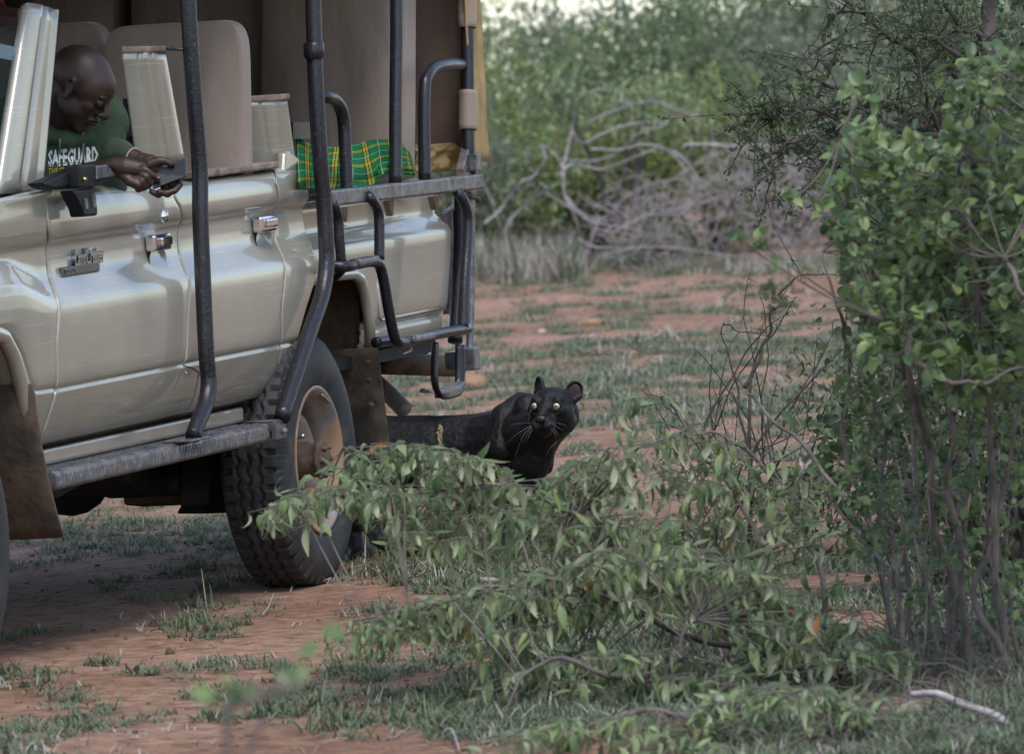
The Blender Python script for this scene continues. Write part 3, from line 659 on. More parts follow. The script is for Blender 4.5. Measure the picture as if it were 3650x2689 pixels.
# wheels
def tyre_mesh():
    nt, ns = 560, 54
    prof = [(.218, .036), (.225, .022), (.24, .014), (.27, .004), (.31, .0), (.34, .003), (.362, .010), (.380, .020), (.392, .026)]
    prof_in = [(r, .225-s) for r, s in prof][::-1]
    P = []  # r, s, kind
    for k, (r, s) in enumerate(prof): P.append((r, s, 0 if r < .35 else 1))
    for k in range(34):
        s = .030+(.195-.030)*k/33; P.append((.402-.006*((s-.1125)/.08)**2, s, 2))
    for r, s in prof_in: P.append((r, s, 0 if r < .35 else 1))
    nP = len(P); vs = np.zeros((nt, nP, 3), dtype=np.float32)
    pitch = 2*math.pi/46
    for i in range(nt):
        t = 2*math.pi*i/nt; ph = (t % pitch)/pitch
        zig = (abs(ph-.5)*4-1)
        zig = max(-.75, min(.75, zig*1.3))
        for j, (r, s, kd) in enumerate(P):
            rr = r
            if kd == 2:
                c = s-.1125
                for g in (-.037, 0.0, .037):
                    if abs(c-g-zig*.0065) < .0052: rr -= .014
                if abs(c) > .056:
                    if (ph+.15) % 1 < .32: rr -= .019
            elif kd == 1:
                if (ph+.15) % 1 < .30: rr -= .007*(r-.35)/.04
                rr -= .0035*(.5+.5*math.sin(t*138))*(1 if r > .36 else 0)
            else:
                rr += 0
            ss = s
            if kd == 0 and .25 < r < .345: ss = s+.0015*math.sin(r*300)
            vs[i, j] = (rr*math.cos(t), ss, rr*math.sin(t))
    idx = np.arange(nt*nP).reshape(nt, nP); nx = np.roll(idx, -1, 0)
    fs = np.stack([idx[:, :-1], nx[:, :-1], nx[:, 1:], idx[:, 1:]], -1).reshape(-1, 4)
    return mesh_np('tyre', vs.reshape(-1, 3), fs)
def make_wheel(a, far=False):
    e = empty('wheel'); e.parent = VEH
    t = link('tyre', TYRE, RUBBER, e)
    for nm, md, mt in RIMS: link(nm, md, mt, e)
    for k in range(6):
        an = k*math.pi/3+.3; o = link('wheel_nut', NUT, CHROME, e); o.location = (.078*math.cos(an), .080, .078*math.sin(an))
    for k in range(6):
        an = k*math.pi/3; o = link('hub_stud', STUD, MUD, e); o.location = (.042*math.cos(an), -.004, .042*math.sin(an))
    e.location = (a, 0.0, .398)
    if far: e.rotation_euler = (0, 0, math.pi); e.location.y = 1.72
    return e
TYRE = tyre_mesh()
def lm(prof, name, seg=64):
    mb = MB(); mb.lathe(prof, seg); me = bpy.data.meshes.new(name); me.from_pydata([tuple(p) for p in mb.v], [], mb.f)
    bm = bmesh.new(); bm.from_mesh(me); bmesh.ops.recalc_face_normals(bm, faces=bm.faces); bm.to_mesh(me); bm.free()
    me.polygons.foreach_set('use_smooth', [True]*len(me.polygons)); me.update(); return me
RIMS = [('rim', lm([(.214, .05), (.222, .030), (.232, .017), (.235, .012), (.230, .008), (.222, .011), (.214, .022), (.205, .035), (.203, .05), (.197, .056), (.192, .07), (.190, .115), (.20, .13), (.22, .20)], 'rim'), RIMM),
        ('wheel_disc', lm([(.190, .118), (.178, .116), (.165, .10), (.150, .078), (.135, .070), (.118, .072), (.10, .088), (.085, .092), (.06, .092)], 'wheel_disc'), RIMM),
        ('hub', lm([(.062, .10), (.060, .05), (.056, .045), (.054, .012), (.064, .010), (.065, -.002), (.05, -.004), (.036, -.006), (.034, -.016), (.0, -.017)], 'hub'), MUD)]
mb = MB(); mb.lathe([(.0, -.016), (.009, -.016), (.0105, -.012), (.0105, .012)], 6); _o = mb.build('n', CHROME); NUT = _o.data; bpy.data.objects.remove(_o)
mb = MB(); mb.lathe([(.0, -.018), (.006, -.018), (.0085, -.010), (.0085, .004)], 6); _o = mb.build('n', MUD); STUD = _o.data; bpy.data.objects.remove(_o)
make_wheel(.02); make_wheel(-3.12); make_wheel(.02, True); make_wheel(-3.12, True)
mb = MB(); w_ = [(.04+.205*math.cos(t), .014, .398+.205*math.sin(t)) for t in np.linspace(1.0, 1.35, 6)]; 
mb.tube(w_, .006, 6); mb.build('balance_weight', WOODCAP, VEH)

# seats
def seat_back(name, xL, xR, ytop, bR, bL, zbot, lean=.16, thick=.13, mat=CANVAS, rnd=.12, seed=0, ztop=None, xref=None, yref=None, parent=None, widen=.06):
    """canvas-covered seat back; outer edge (nearest us) at b=bR seen at photo x=xR"""
    a, _, z = V(xref or xR, yref or ytop+250, bR)
    zt = ztop if ztop else V((xL+xR)/2, ytop, (bR+bL)/2)[2]
    bm = bmesh.new(); bmesh.ops.create_cube(bm, size=1)
    bmesh.ops.subdivide_edges(bm, edges=bm.edges[:], cuts=14, use_grid_fill=True)
    Hh = zt-zbot; Wd = bR-bL
    for v in bm.verts:
        x, y, zz = v.co.x*2, v.co.y*2, v.co.z*2
        # rounded box
        def rr(u, w, k): return u
        sx = x; sy = y; sz = zz
        d = max(0, abs(sy)-(1-rnd*2))/(rnd*2); e = max(0, sz-(1-rnd*1.4))/(rnd*1.4)
        if d > 0 and e > 0:
            q = math.hypot(d, e)
            if q > 1: d, e = d/q*max(d, e), e/q*max(d, e)
            sy = math.copysign((1-rnd*2)+d*rnd*2, sy); sz = (1-rnd*1.4)+e*rnd*1.4
        puff = (1-sy**4*.8)*(1-max(0, sz)**6*.7)
        px_ = sx*.5*thick*(.55+.45*puff)
        P = Vector((px_+lean*(sz+1)/2*Hh, -(bR+bL)/2-sy*Wd/2*(1+widen*(1-sz)/2), zbot+(sz+1)/2*Hh))
        nn = noise.noise(Vector((P.x*3+seed*7, P.y*5, P.z*2.2)))*.022+noise.noise(Vector((P.x*6, P.y*11+seed, P.z*4)))*.008
        P.x += nn; P.y += nn*.5
        v.co = P+Vector((a-lean*(z-zbot), 0, 0))
    def edge_pt(sy, sz):
        P = Vector((-.5*thick*.62+lean*(sz+1)/2*Hh-.004, -(bR+bL)/2-sy*Wd/2, zbot+(sz+1)/2*Hh))
        nn = noise.noise(Vector((P.x*3+seed*7, P.y*5, P.z*2.2)))*.022+noise.noise(Vector((P.x*6, P.y*11+seed, P.z*4)))*.008
        return P+Vector((nn+a-lean*(z-zbot), 0, 0))
    me = bpy.data.meshes.new(name); bm.to_mesh(me); bm.free(); me.polygons.foreach_set('use_smooth', [True]*len(me.polygons))
    o = link(name, me, mat, parent); s = o.modifiers.new('s', 'SUBSURF'); s.levels = s.render_levels = 1
    mbp = MB(); mbp.tube([edge_pt(-.84, q) for q in np.linspace(-1, .80, 16)], .005, 6); mbp.build('seat_piping', mat, o)
    return o, a
def seat(xL, xR, ytop, bR, bL, mat=CANVAS, zb=.98, **k):
    e = empty('seat'); e.parent = VEH
    o, a = seat_back('backrest', xL, xR, ytop, bR, bL, zb, mat=mat, parent=e, **k)
    mb = MB(); mb.box((a-.30, -(bR+bL)/2, zb), (.52, bR-bL-.04, .14)); mb.build('cushion', mat, e, smooth=False, bevel=.05)
    mb = MB(); mb.box((a-.26, -(bR+bL)/2, .80+(zb-.98)/2), (.4, (bR-bL)*.8, .22+(zb-.98))); mb.build('seat_base', DARK, e, smooth=False)
    # piping along the top edge
    return e
seat(392, 877, 80, -.10, -.56, seed=1, rnd=.14)
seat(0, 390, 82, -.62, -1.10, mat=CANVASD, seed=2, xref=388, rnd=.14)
seat(930, 1470, -180, -.12, -.62, seed=3, xref=1462, yref=300, rnd=.16, lean=.22, thick=.2, zb=1.25, widen=0)
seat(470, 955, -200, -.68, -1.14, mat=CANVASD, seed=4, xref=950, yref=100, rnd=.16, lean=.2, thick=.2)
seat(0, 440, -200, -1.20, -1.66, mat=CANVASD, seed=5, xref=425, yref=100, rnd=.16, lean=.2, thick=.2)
# black bracket behind the third row cushion, seat-belt post
mb = MB(); mb.prism([VL(1045, 435, -.1), VL(1110, 435, -.1), VL(1110, 495, -.1), VL(1045, 495, -.1)], (0, .3, 0)); mb.build('seat_frame', BLACKPIPE, VEH, smooth=False)
pipe('belt_post', [(455, 350), (462, 450), (475, 560)], -.25, .03, DARK)
mb = MB(); mb.tube(smooth_path([VL(425, 530, -.2), VL(440, 480, -.2), VL(470, 478, -.2), VL(480, 510, -.2)], 5), .016, 8); mb.build('belt_reel', DARK, VEH)
# canvas: rear curtain, its ochre outer flap, wraps round the corner post, roof
def cloth(name, corners, mat, nu=24, nv=24, amp=.02, seed=0, sc=(5, 2), thick=.004):
    c00, c10, c11, c01 = [Vector(c) for c in corners]; nrm = (c10-c00).cross(c01-c00).normalized(); vs = []
    for j in range(nv+1):
        for i in range(nu+1):
            u, v = i/nu, j/nv; p = (c00.lerp(c10, u)).lerp(c01.lerp(c11, u), v)
            vs.append(p+nrm*amp*(noise.noise(Vector((u*sc[0]+seed*3.1, v*sc[1], seed)))+.4*noise.noise(Vector((u*sc[0]*3, v*sc[1]*3, seed+5)))))
    n = nu+1; mb = MB(); mb.add(vs, [(j*n+i, j*n+i+1, (j+1)*n+i+1, (j+1)*n+i) for j in range(nv) for i in range(nu)])
    o = mb.build(name, mat, VEH, fix=False); s = o.modifiers.new('s', 'SOLIDIFY'); s.thickness = thick; return o
ca = V(1655, 400, -.06)[0]; zt = 2.15
cloth('rear_curtain', [(ca, .06, 1.26), (ca, 1.75, 1.26), (ca+.03, 1.75, zt), (ca+.03, .06, zt)], M('brown_curtain_canvas', (.20, .135, .10), rough=.75, var=.15, scale=4, bump=.4, bscale=8, bdist=.02), amp=.04, nu=40)
fa = V(1683, 300, .0)[0]; fb = V(1733, 300, .0)[0]; fz0 = V(1726, 580, 0)[2]
cloth('side_flap', [(fa, 0, fz0+.01), (fb-.01, 0, fz0), (fb+.01, 0, zt), (fa-.03, 0, zt)], OCHRE, amp=.012, seed=3, thick=.008)
def wrap(x, y0, y1):
    p, q = VL(x, y0, -.01), VL(x, y1, -.01); mb = MB(); n = 9
    pts = [p.lerp(q, i/n) for i in range(n+1)]; mb.tube(pts, [.030+.002*math.sin(i*3) for i in range(n+1)], 16, cap=False)
    o = mb.build('canvas_wrap', CANVAS, VEH); s = o.modifiers.new('s', 'SOLIDIFY'); s.thickness = .003
wrap(1665, -60, 98); wrap(1667, 322, 462)
cloth('bottom_roll', [(V(1485, 600, -.15)[0], .15, 1.235), (ca, .08, 1.235), (ca, .08, 1.33), (V(1485, 600, -.15)[0], .15, 1.33)], OCHRE, amp=.03, seed=8)
mb = MB(); mb.box((-.2, .88, 2.22), (4.3, 1.95, .02)); mb.build('roof_canvas', CANVAS, VEH, smooth=False)
mb = MB(); mb.box((.3, 1.82, 1.7), (3.4, .02, .9)); mb.build('far_curtain', CANVASD, VEH, smooth=False)
# ------------------------------------------------------------------ people
from mathutils.bvhtree import BVHTree
X_, Y_, Z_ = Vector((1, 0, 0)), Vector((0, 1, 0)), Vector((0, 0, 1))
def bvh_of(o):
    me = o.data; M_ = o.matrix_world
    return BVHTree.FromPolygons([M_ @ v.co for v in me.vertices], [tuple(p.vertices) for p in me.polygons])
def onto(bvh, px, py, off=.002):
    d = ray(px, py).normalized(); h = bvh.ray_cast(CAMP, d, 60)
    return h[0]-d*off if h[0] else None

HC = VW(288, 318, -.13); D0 = HC.y
f = Vector((.76, -.26, -.64)).normalized(); u = (Z_*.95-X_*.0-Z_*0).normalized(); u = (u-f*u.dot(f)).normalized(); lft = u.cross(f)
HR = Matrix((f, lft, u)).transposed()          # local head axes -> world
def hp(x, y, z): return HC+HR @ Vector((x, y, z))
Dh = VW(480, 590, .05).y
def h4(x, y, dd=0): return at(100+x/2.754, 150+y/2.754, Dh+dd)
def Tb(x, y, dd): return at(x, y, D0+dd)
PERSON = empty('person', VW(250, 900, -.3), 'driver in green hoodie leaning out of the truck, tapping a phone', 'person')
PERSON.location.z = .95
def setpar(o, p):           # keep world placement under an unrotated Empty
    o.parent = p; o.location = o.location-p.location if False else -p.location
    return o
mb = MB()
def hb(x, y, z, r, rot=None):
    R = HR if rot is None else HR @ rot
    mb.ball(hp(x, y, z), r, 36, 24, R)
# skull, face, jaw
hb(-.022, 0, .040, (.100, .078, .083)); hb(.020, 0, .030, (.074, .070, .075)); hb(.030, 0, -.028, (.058, .056, .068))
hb(.038, 0, -.072, (.042, .040, .030)); hb(.060, 0, -.092, (.020, .022, .016))
hb(.070, 0, .040, (.022, .048, .016)); hb(.080, .026, .030, (.010, .022, .007)); hb(.080, -.026, .030, (.010, .022, .007))
for s in (-1, 1):
    hb(.050, s*.040, -.014, (.028, .018, .022)); hb(.079, s*.031, .010, (.0125, .0145, .0085)); hb(.015, s*.046, -.045, (.045, .014, .036))
    hb(.096, s*.013, -.024, (.010, .008, .008))
mb.caps(hp(.086, 0, .018), hp(.108, 0, -.018), .009, .013); mb.ball(hp(.107, 0, -.022), .0125)
hb(.088, 0, -.046, (.014, .024, .0065)); hb(.087, 0, -.060, (.013, .021, .0075)); hb(.080, 0, -.052, (.014, .030, .018))
# neck and a torso hidden in the hoodie
NB = Tb(225, 470, .10)
mb.caps(hp(-.035, 0, -.03), NB, .055, .062); mb.caps(hp(.02, 0, -.075), NB+Vector((.04, -.02, 0)), .03, .04)
mb.chain([NB, Tb(235, 620, .20), Tb(240, 820, .20)], [.055, .08, .08])
# ears
for s in (-1, 1):
    Rr = Matrix.Rotation(s*.35, 3, 'Z')
    for k in range(14):
        t = -1.9+k*.33
        mb.ball(hp(-.012+.017*math.cos(t)*.8, s*(.079+.004*math.sin(t)), .002+.030*math.sin(t)), .0050, 8, 6)
    hb(-.004, s*.074, -.026, (.009, .006, .009)); hb(-.008, s*.073, .0, (.012, .006, .022))
# left arm (towards the right of the photo) holding the phone
mb.chain([Tb(225, 500, .2), Tb(365, 430, .16), Tb(372, 540, .12), Tb(400, 548, .08), h4(960, 1105, .06), h4(1120, 1165, .03)], [.04, .045, .038, .034, .029, .024])
mb.chain([h4(1120, 1165, .03), h4(1200, 1210, .02), h4(1300, 1290, .035), h4(1400, 1350, .035)], [.026, .034, .030, .026])
mb.chain([h4(1190, 1200, .0), h4(1290, 1165, -.004), h4(1350, 1170, -.004), h4(1410, 1195, -.006)], [.017, .014, .0115, .0095])
for pts, rs in (([(1470, 1330, .030), (1490, 1400, .012), (1440, 1460, -.006), (1370, 1478, -.012)], [.0105, .0105, .010, .009]),
                ([(1410, 1370, .034), (1420, 1450, .016), (1370, 1495, -.010), (1290, 1470, -.018)], [.0115, .0110, .0105, .0095]),
                ([(1340, 1380, .036), (1330, 1455, .016), (1280, 1500, -.010), (1215, 1470, -.016)], [.0115, .0110, .0105, .009])):
    mb.chain([h4(*p) for p in pts], rs)
# right hand, index finger on the screen
mb.chain([Tb(225, 500, .2), Tb(50, 430, .14), Tb(40, 640, .04), Tb(150, 650, .02), h4(480, 1310, .03), h4(850, 1215, -.005)], [.04, .045, .04, .036, .034, .026])
mb.chain([h4(850, 1215, -.005), h4(960, 1230, -.012), h4(1060, 1245, -.015)], [.027, .032, .028])
mb.chain([h4(880, 1260, -.005), h4(980, 1290, -.010), h4(1060, 1300, -.012)], [.024, .028, .022])
mb.chain([h4(1085, 1215, -.022), h4(1170, 1265, -.030), h4(1225, 1305, -.030), h4(1275, 1337, -.026)], [.0125, .0105, .0095, .0082])
mb.chain([h4(1085, 1275, -.020), h4(1160, 1325, -.034), h4(1195, 1390, -.026), h4(1165, 1415, -.012)], [.0125, .0115, .0105, .0095])
mb.chain([h4(1050, 1315, -.018), h4(1120, 1365, -.036), h4(1150, 1425, -.028), h4(1120, 1440, -.012)], [.0120, .0110, .0100, .009])
mb.chain([h4(920, 1290, -.015), h4(1000, 1365, -.030), h4(1080, 1400, -.034), h4(1085, 1440, -.026)], [.0175, .0165, .0150, .0120])
for a0, a1 in ((1105, 1210), (1112, 1262)): mb.ball(h4(a0, a1, -.026), .0125)
BODY = bake_remesh(mb, 'body', SKIN, None, .0028, 3, .5)
bm = bmesh.new(); bm.from_mesh(BODY.data); HI = HR.transposed(); sel = []
for v in bm.verts:
    q = HI @ (v.co-HC)
    if q.length < .15 and q.x < .073 and abs(q.y) < .074 and q.z > -.10: sel.append(v)
for _ in range(26): bmesh.ops.smooth_vert(bm, verts=sel, factor=.5, use_axis_x=True, use_axis_y=True, use_axis_z=True)
bm.to_mesh(BODY.data); bm.free(); setpar(BODY, PERSON)
mb = MB(); c = h4(1272, 1331, -.0315); mb.ball(c, (.0062, .003, .0052), 10, 7); setpar(mb.build('finger_nail', NAIL), PERSON)
# eyes nearly closed, looking down at the phone
for s in (-1, 1):
    mb = MB(); mb.ball(hp(.0835, s*.031, .0045), (.0085, .0105, .0062), 12, 8, HR); e = setpar(mb.build('eye', M('dark_eye', (.02, .015, .014), rough=.1)), PERSON)
# hoodie
mb = MB()
mb.ball(Tb(235, 640, .15), (.18, .145, .20), 28, 20); mb.ball(Tb(250, 545, .15), (.16, .135, .15), 28, 20); mb.ball(Tb(235, 780, .18), (.18, .13, .22))
mb.chain([Tb(70, 440, .14), Tb(225, 470, .22), Tb(375, 440, .16)], [.075, .095, .075]); mb.ball(Tb(362, 440, .17), (.078, .08, .10))
mb.chain([Tb(365, 430, .16), Tb(372, 540, .12), Tb(400, 548, .08), h4(960, 1105, .06)], [.078, .062, .046, .036])
mb.chain([Tb(50, 430, .14), Tb(40, 640, .04), Tb(150, 650, .02), h4(480, 1310, .03)], [.082, .066, .055, .044])
# hood lying in folds round the neck
pts = [Tb(150, 425, .16), Tb(155, 462, .06), Tb(195, 490, .02), Tb(250, 502, .015), Tb(305, 492, .04), Tb(345, 450, .10)]
mb.chain(smooth_path([tuple(p) for p in pts], 3), [.022+.006*math.sin(i*1.7) for i in range(16)])
pts = [Tb(120, 420, .22), Tb(180, 400, .26), Tb(260, 410, .26), Tb(330, 430, .18)]; mb.chain(pts, [.04]*4)
HOOD = bake_remesh(mb, 'hoodie', HOODIE, None, .005, 6, .5)
NRM = [v.normal.copy() for v in HOOD.data.vertices]
for v, vn in zip(HOOD.data.vertices, NRM):
    n = noise.noise(v.co*9)*.007+noise.noise(Vector((v.co.x*22, v.co.y*10, v.co.z*14)))*.0035; v.co += vn*n
HOOD.data.update(); hb_ = bvh_of(HOOD); setpar(HOOD, PERSON)
def print_on(s, x0, y0, x1, y1, mat, name, bold=0, gaps=True):
    me = bpy.data.meshes.new(name); cu = bpy.data.curves.new(name, 'FONT'); cu.body = s; cu.size = 1; cu.offset = bold; cu.resolution_u = 1
    o = bpy.data.objects.new(name, cu); COL.objects.link(o); m = bpy.data.meshes.new_from_object(o.evaluated_get(bpy.context.evaluated_depsgraph_get())); bpy.data.objects.remove(o)
    bm = bmesh.new(); bm.from_mesh(m); bmesh.ops.triangulate(bm, faces=bm.faces)
    for _ in range(2):
        bmesh.ops.subdivide_edges(bm, edges=[e for e in bm.edges if e.calc_length() > .12], cuts=1); bmesh.ops.triangulate(bm, faces=bm.faces)
    xs = [v.co.x for v in bm.verts]; ys = [v.co.y for v in bm.verts]; xa, xb, ya, yb = min(xs), max(xs), min(ys), max(ys)
    dead = []
    for v in bm.verts:
        sx = (v.co.x-xa)/(xb-xa); sy = (v.co.y-ya)/(yb-ya)
        px = x0+(x1-x0)*sx; py = (y1-(y1-y0)*sy)-(sx*14)
        p = onto(hb_, px, py)
        if p is None: dead.append(v)
        else: v.co = p
    bmesh.ops.delete(bm, geom=dead, context='VERTS'); bm.to_mesh(m); bm.free(); m.materials.clear(); m.materials.append(mat); m.name = name
    o = link(name, m); setpar(o, PERSON); return o
print_on('SAFEGUARD', 172, 534, 350, 596, WHITEPRINT, 'shirt_print', .034)
print_on('THE ENDANGERED', 172, 600, 342, 622, GOLDPRINT, 'shirt_print', .012)
for xs in ([(212, 462), (214, 500), (214, 545)], [(296, 470), (297, 520), (298, 578)]):
    P_ = [onto(hb_, x, y, .004) for x, y in xs]
    P_ = [p for p in P_ if p is not None]
    if len(P_) > 1: mb = MB(); mb.tube(P_, .003, 6); setpar(mb.build('hood_cord', CORD), PERSON)
mb = MB(); c = h4(1030, 1140, .05); dd_ = (h4(1120, 1165, .03)-h4(1000, 1130, .06)).normalized()
rot = Z_.rotation_difference(dd_).to_matrix(); mb.lathe([(.031, -.002), (.033, 0), (.031, .002)], 20, 'z')
mb.v = [tuple(c+rot @ Vector(p)) for p in mb.v]; setpar(mb.build('bracelet', PALESTONE), PERSON)
# phone
pc = [h4(1232, 1292, .004), h4(1556, 1135, .016), h4(1552, 1322, -.004), h4(1226, 1446, -.016)]
nrm = (pc[1]-pc[0]).cross(pc[3]-pc[0]).normalized(); nrm = nrm if nrm.y < 0 else -nrm
PH = empty('phone', pc[3], 'black phone held in the driver\'s hands outside the door', 'phone')
mb = MB(); mb.prism([p-nrm*.0045 for p in pc], nrm*.0095); setpar(mb.build('phone_body', PHONEB, smooth=False, bevel=.003), PH)
cen = sum(pc, Vector())/4; pc2 = [cen+(p-cen)*.965 for p in pc]
mb = MB(); mb.prism([p+nrm*.0045 for p in pc2], nrm*.0015); setpar(mb.build('phone_screen', PHONEM, smooth=False), PH)

# second traveller, cut off by the frame at the top left
P2 = empty('person', VW(40, 700, -1.2), 'passenger at the far left edge behind the windscreen, dark hair just showing at the top', 'person'); P2.location.z = .95
Dp = VW(60, 60, -1.05).y
t2 = lambda x, y, d=0: at(x, y, Dp+d)
mb = MB(); mb.ball(t2(20, -60), (.085, .10, .12)); mb.caps(t2(20, 0, .02), t2(0, 90, .04), .05, .06)
mb.chain([t2(-20, 150, .05), t2(-30, 420, .05)], [.13, .14]); mb.ball(t2(0, -10, -.08), (.02, .03, .03))
mb.chain([t2(-80, 190, .02), t2(-120, 480, 0)], [.06, .05]); setpar(bake_remesh(mb, 'body', M('brown_skin_red', (.16, .055, .05), rough=.5), None, .008, 2), P2)
mb = MB(); mb.ball(t2(40, -50, 0), (.082, .12, .085)); mb.ball(t2(70, -10, .0), (.05, .07, .05)); mb.ball(t2(30, -90, 0), (.10, .12, .1))
for i in range(60):
    a_ = random.uniform(0, 6.3); mb.ball(t2(62+34*math.cos(a_)*random.random(), -12+38*math.sin(a_)*random.random(), random.uniform(-.08, .03)), .012, 6, 5)
setpar(bake_remesh(mb, 'hair', M('black_hair', (.008, .007, .008), rough=.7, bump=1, bscale=120), None, .008, 1), P2)
mb = MB(); mb.chain([t2(-60, 190, .05), t2(-70, 450, .05)], [.16, .17]); mb.caps(t2(-30, 230, 0), t2(-25, 420, -.02), .065, .06); setpar(bake_remesh(mb, 'jacket', M('navy_jacket', (.012, .018, .045), rough=.8), None, .01, 3), P2)

# ------------------------------------------------------------------ plaid blanket over the third-row cushion
pm = bpy.data.materials.new('green_plaid'); pm.use_nodes = True; n, l = nodes_of(pm); b = n['Principled BSDF']; setp(b, Roughness=.9, Specular_IOR_Level=.15)
uv = n.new('ShaderNodeUVMap'); sp = n.new('ShaderNodeSeparateXYZ'); l.new(uv.outputs['UV'], sp.inputs[0])
def band(sock, elems, freq):
    m1 = n.new('ShaderNodeMath'); m1.operation = 'MULTIPLY'; m1.inputs[1].default_value = freq; l.new(sock, m1.inputs[0])
    m2 = n.new('ShaderNodeMath'); m2.operation = 'FRACT'; l.new(m1.outputs[0], m2.inputs[0])
    r = n.new('ShaderNodeValToRGB'); r.color_ramp.interpolation = 'CONSTANT'; e = r.color_ramp.elements
    e[0].position = 0; e[0].color = (0, 0, 0, 1); e[1].position = elems[0][0]; e[1].color = rgb([elems[0][1]]*3)
    for p, v in elems[1:]: q = e.new(p); q.color = rgb([v]*3)
    l.new(m2.outputs[0], r.inputs['Fac']); return r.outputs['Color']
YB = [(.42, 1), (.60, 0)]; KB = [(.385, 1), (.42, 0), (.60, 1), (.635, 0)]; WB = [(.02, 1), (.045, 0)]; MB_ = [(.495, 1), (.525, 0)]
def mathn(op, a_, b_):
    m = n.new('ShaderNodeMath'); m.operation = op; 
    for i, q in enumerate((a_, b_)):
        if isinstance(q, (int, float)): m.inputs[i].default_value = q
        else: l.new(q, m.inputs[i])
    return m.outputs[0]
def mixc(fac, a_, b_):
    m = n.new('ShaderNodeMix'); m.data_type = 'RGBA'; l.new(fac, m.inputs['Factor'])
    if isinstance(a_, tuple): m.inputs[6].default_value = a_
    else: l.new(a_, m.inputs[6])
    m.inputs[7].default_value = b_; return m.outputs[2]
FU, FV = 4.2, 3.0
yu, yv = band(sp.outputs[0], YB, FU), band(sp.outputs[1], YB, FV); ku, kv = band(sp.outputs[0], KB, FU), band(sp.outputs[1], KB, FV)
wu, wv = band(sp.outputs[0], WB, FU), band(sp.outputs[1], WB, FV); mu_, mv_ = band(sp.outputs[0], MB_, FU), band(sp.outputs[1], MB_, FV)
c = mixc(mathn('MULTIPLY', mathn('MAXIMUM', yu, yv), .75), (.006, .125, .045, 1), (.24, .29, .03, 1))
c = mixc(mathn('MULTIPLY', yu, yv), c, (.75, .30, .02, 1)); c = mixc(mathn('MULTIPLY', mathn('MAXIMUM', mathn('MAXIMUM', ku, kv), mathn('MAXIMUM', mu_, mv_)), .85), c, (.008, .014, .01, 1))
c = mixc(mathn('MULTIPLY', mathn('MAXIMUM', wu, wv), .5), c, (.55, .62, .5, 1)); l.new(c, b.inputs['Base Color'])
z2 = lambda x, y, b_: VW(800+x/1.8355, y/1.8355, b_)
top = smooth_path([(465, 900), (560, 950), (700, 968), (830, 955), (950, 925), (1080, 922), (1165, 955), (1205, 1000)], 8)
bot = smooth_path([(480, 1235), (600, 1240), (740, 1240), (870, 1232), (975, 1210), (1050, 1135), (1150, 1138), (1248, 1148)], 8)
nr = 22; vs = []; uvs = []
for j in range(nr+1):
    t = j/nr
    for i in range(len(top)):
        s = i/(len(top)-1); P0, P1 = top[i], bot[i]
        x = P0[0]+(P1[0]-P0[0])*t; y = P0[1]+(P1[1]-P0[1])*t
        bb = -.135+.085*min(1, t*1.35)+.015*math.sin(s*17+t*2)*min(1, t*2)+.02*noise.noise(Vector((s*5, t*3, 1)))
        vs.append(z2(x, y, bb)); fold = .10*math.sin(s*6.5)*t
        uvs.append((s*1.15+fold*.8+.12*max(0, s-.5)*(1-t), t+fold+.25*max(0, s-.45)+.02*math.sin(s*23)))
nc = len(top); fs = [(j*nc+i, j*nc+i+1, (j+1)*nc+i+1, (j+1)*nc+i) for j in range(nr) for i in range(nc-1)]
me = bpy.data.meshes.new('plaid_blanket'); me.from_pydata([tuple(p) for p in vs], [], fs); ul = me.uv_layers.new(name='UVMap')
for lp in me.loops: ul.data[lp.index].uv = uvs[lp.vertex_index]
me.polygons.foreach_set('use_smooth', [True]*len(fs)); o = link('plaid_blanket', me, pm); s = o.modifiers.new('s', 'SOLIDIFY'); s.thickness = .006
tag(o, 'green and yellow plaid blanket draped over the rear seat cushion', 'blanket')

# ------------------------------------------------------------------ black leopard
DL = 28.0
def e8(x, y, d=0): return at(1300+x/2.064, 1200+y/2.064, DL+d)
LEO = empty('black_leopard', ground(1750, 2010), 'black leopard standing behind the rear wheel, staring up at the truck', 'leopard')
LH = e8(1385, 525)
lf = Vector((-.36, -.92, -.06)).normalized(); lu = Vector((.05, .0, 1)); lu = (lu-lf*lu.dot(lf)).normalized(); ll = lu.cross(lf)
LR = Matrix((lf, ll, lu)).transposed()
def lp_(x, y, z): return LH+LR @ Vector((x, y, z))
def lb(x, y, z, r, seg=20, ring=14): mb.ball(lp_(x, y, z), r, seg, ring, LR)
mb = MB()
lb(-.01, 0, .012, (.084, .072, .056)); lb(.014, .004, -.015, (.064, .072, .062)); lb(-.012, .026, -.045, (.06, .044, .045)); lb(-.02, -.026, -.045, (.05, .04, .045))
mb.caps(lp_(.045, 0, .022), lp_(.104, 0, -.012), .026, .018)                       # bridge of the nose
lb(.080, 0, -.038, (.036, .040, .032)); lb(.098, .020, -.045, (.027, .026, .024)); lb(.098, -.020, -.045, (.027, .026, .024)); lb(.082, 0, -.072, (.028, .027, .018))
for s in (-1, 1):
    lb(.050, s*.036, .034, (.022, .020, .011)); lb(.045, s*.050, -.004, (.026, .020, .022)); lb(.062, s*.014, .012, (.02, .012, .02)); lb(.056, s*.040, -.012, (.018, .018, .010))
for s in (-1, 1):
    fe = (lf*.93+ll*s*.25+lu*.12).normalized(); c = lp_(.064, s*.0375, .0145); s1 = fe.cross(lu).normalized(); s2 = s1.cross(fe)
    for k in range(20):
        t = 2*math.pi*k/20; mb.ball(c+fe*.0045+s1*math.cos(t)*.0148+s2*math.sin(t)*.0138, .0052, 8, 6)
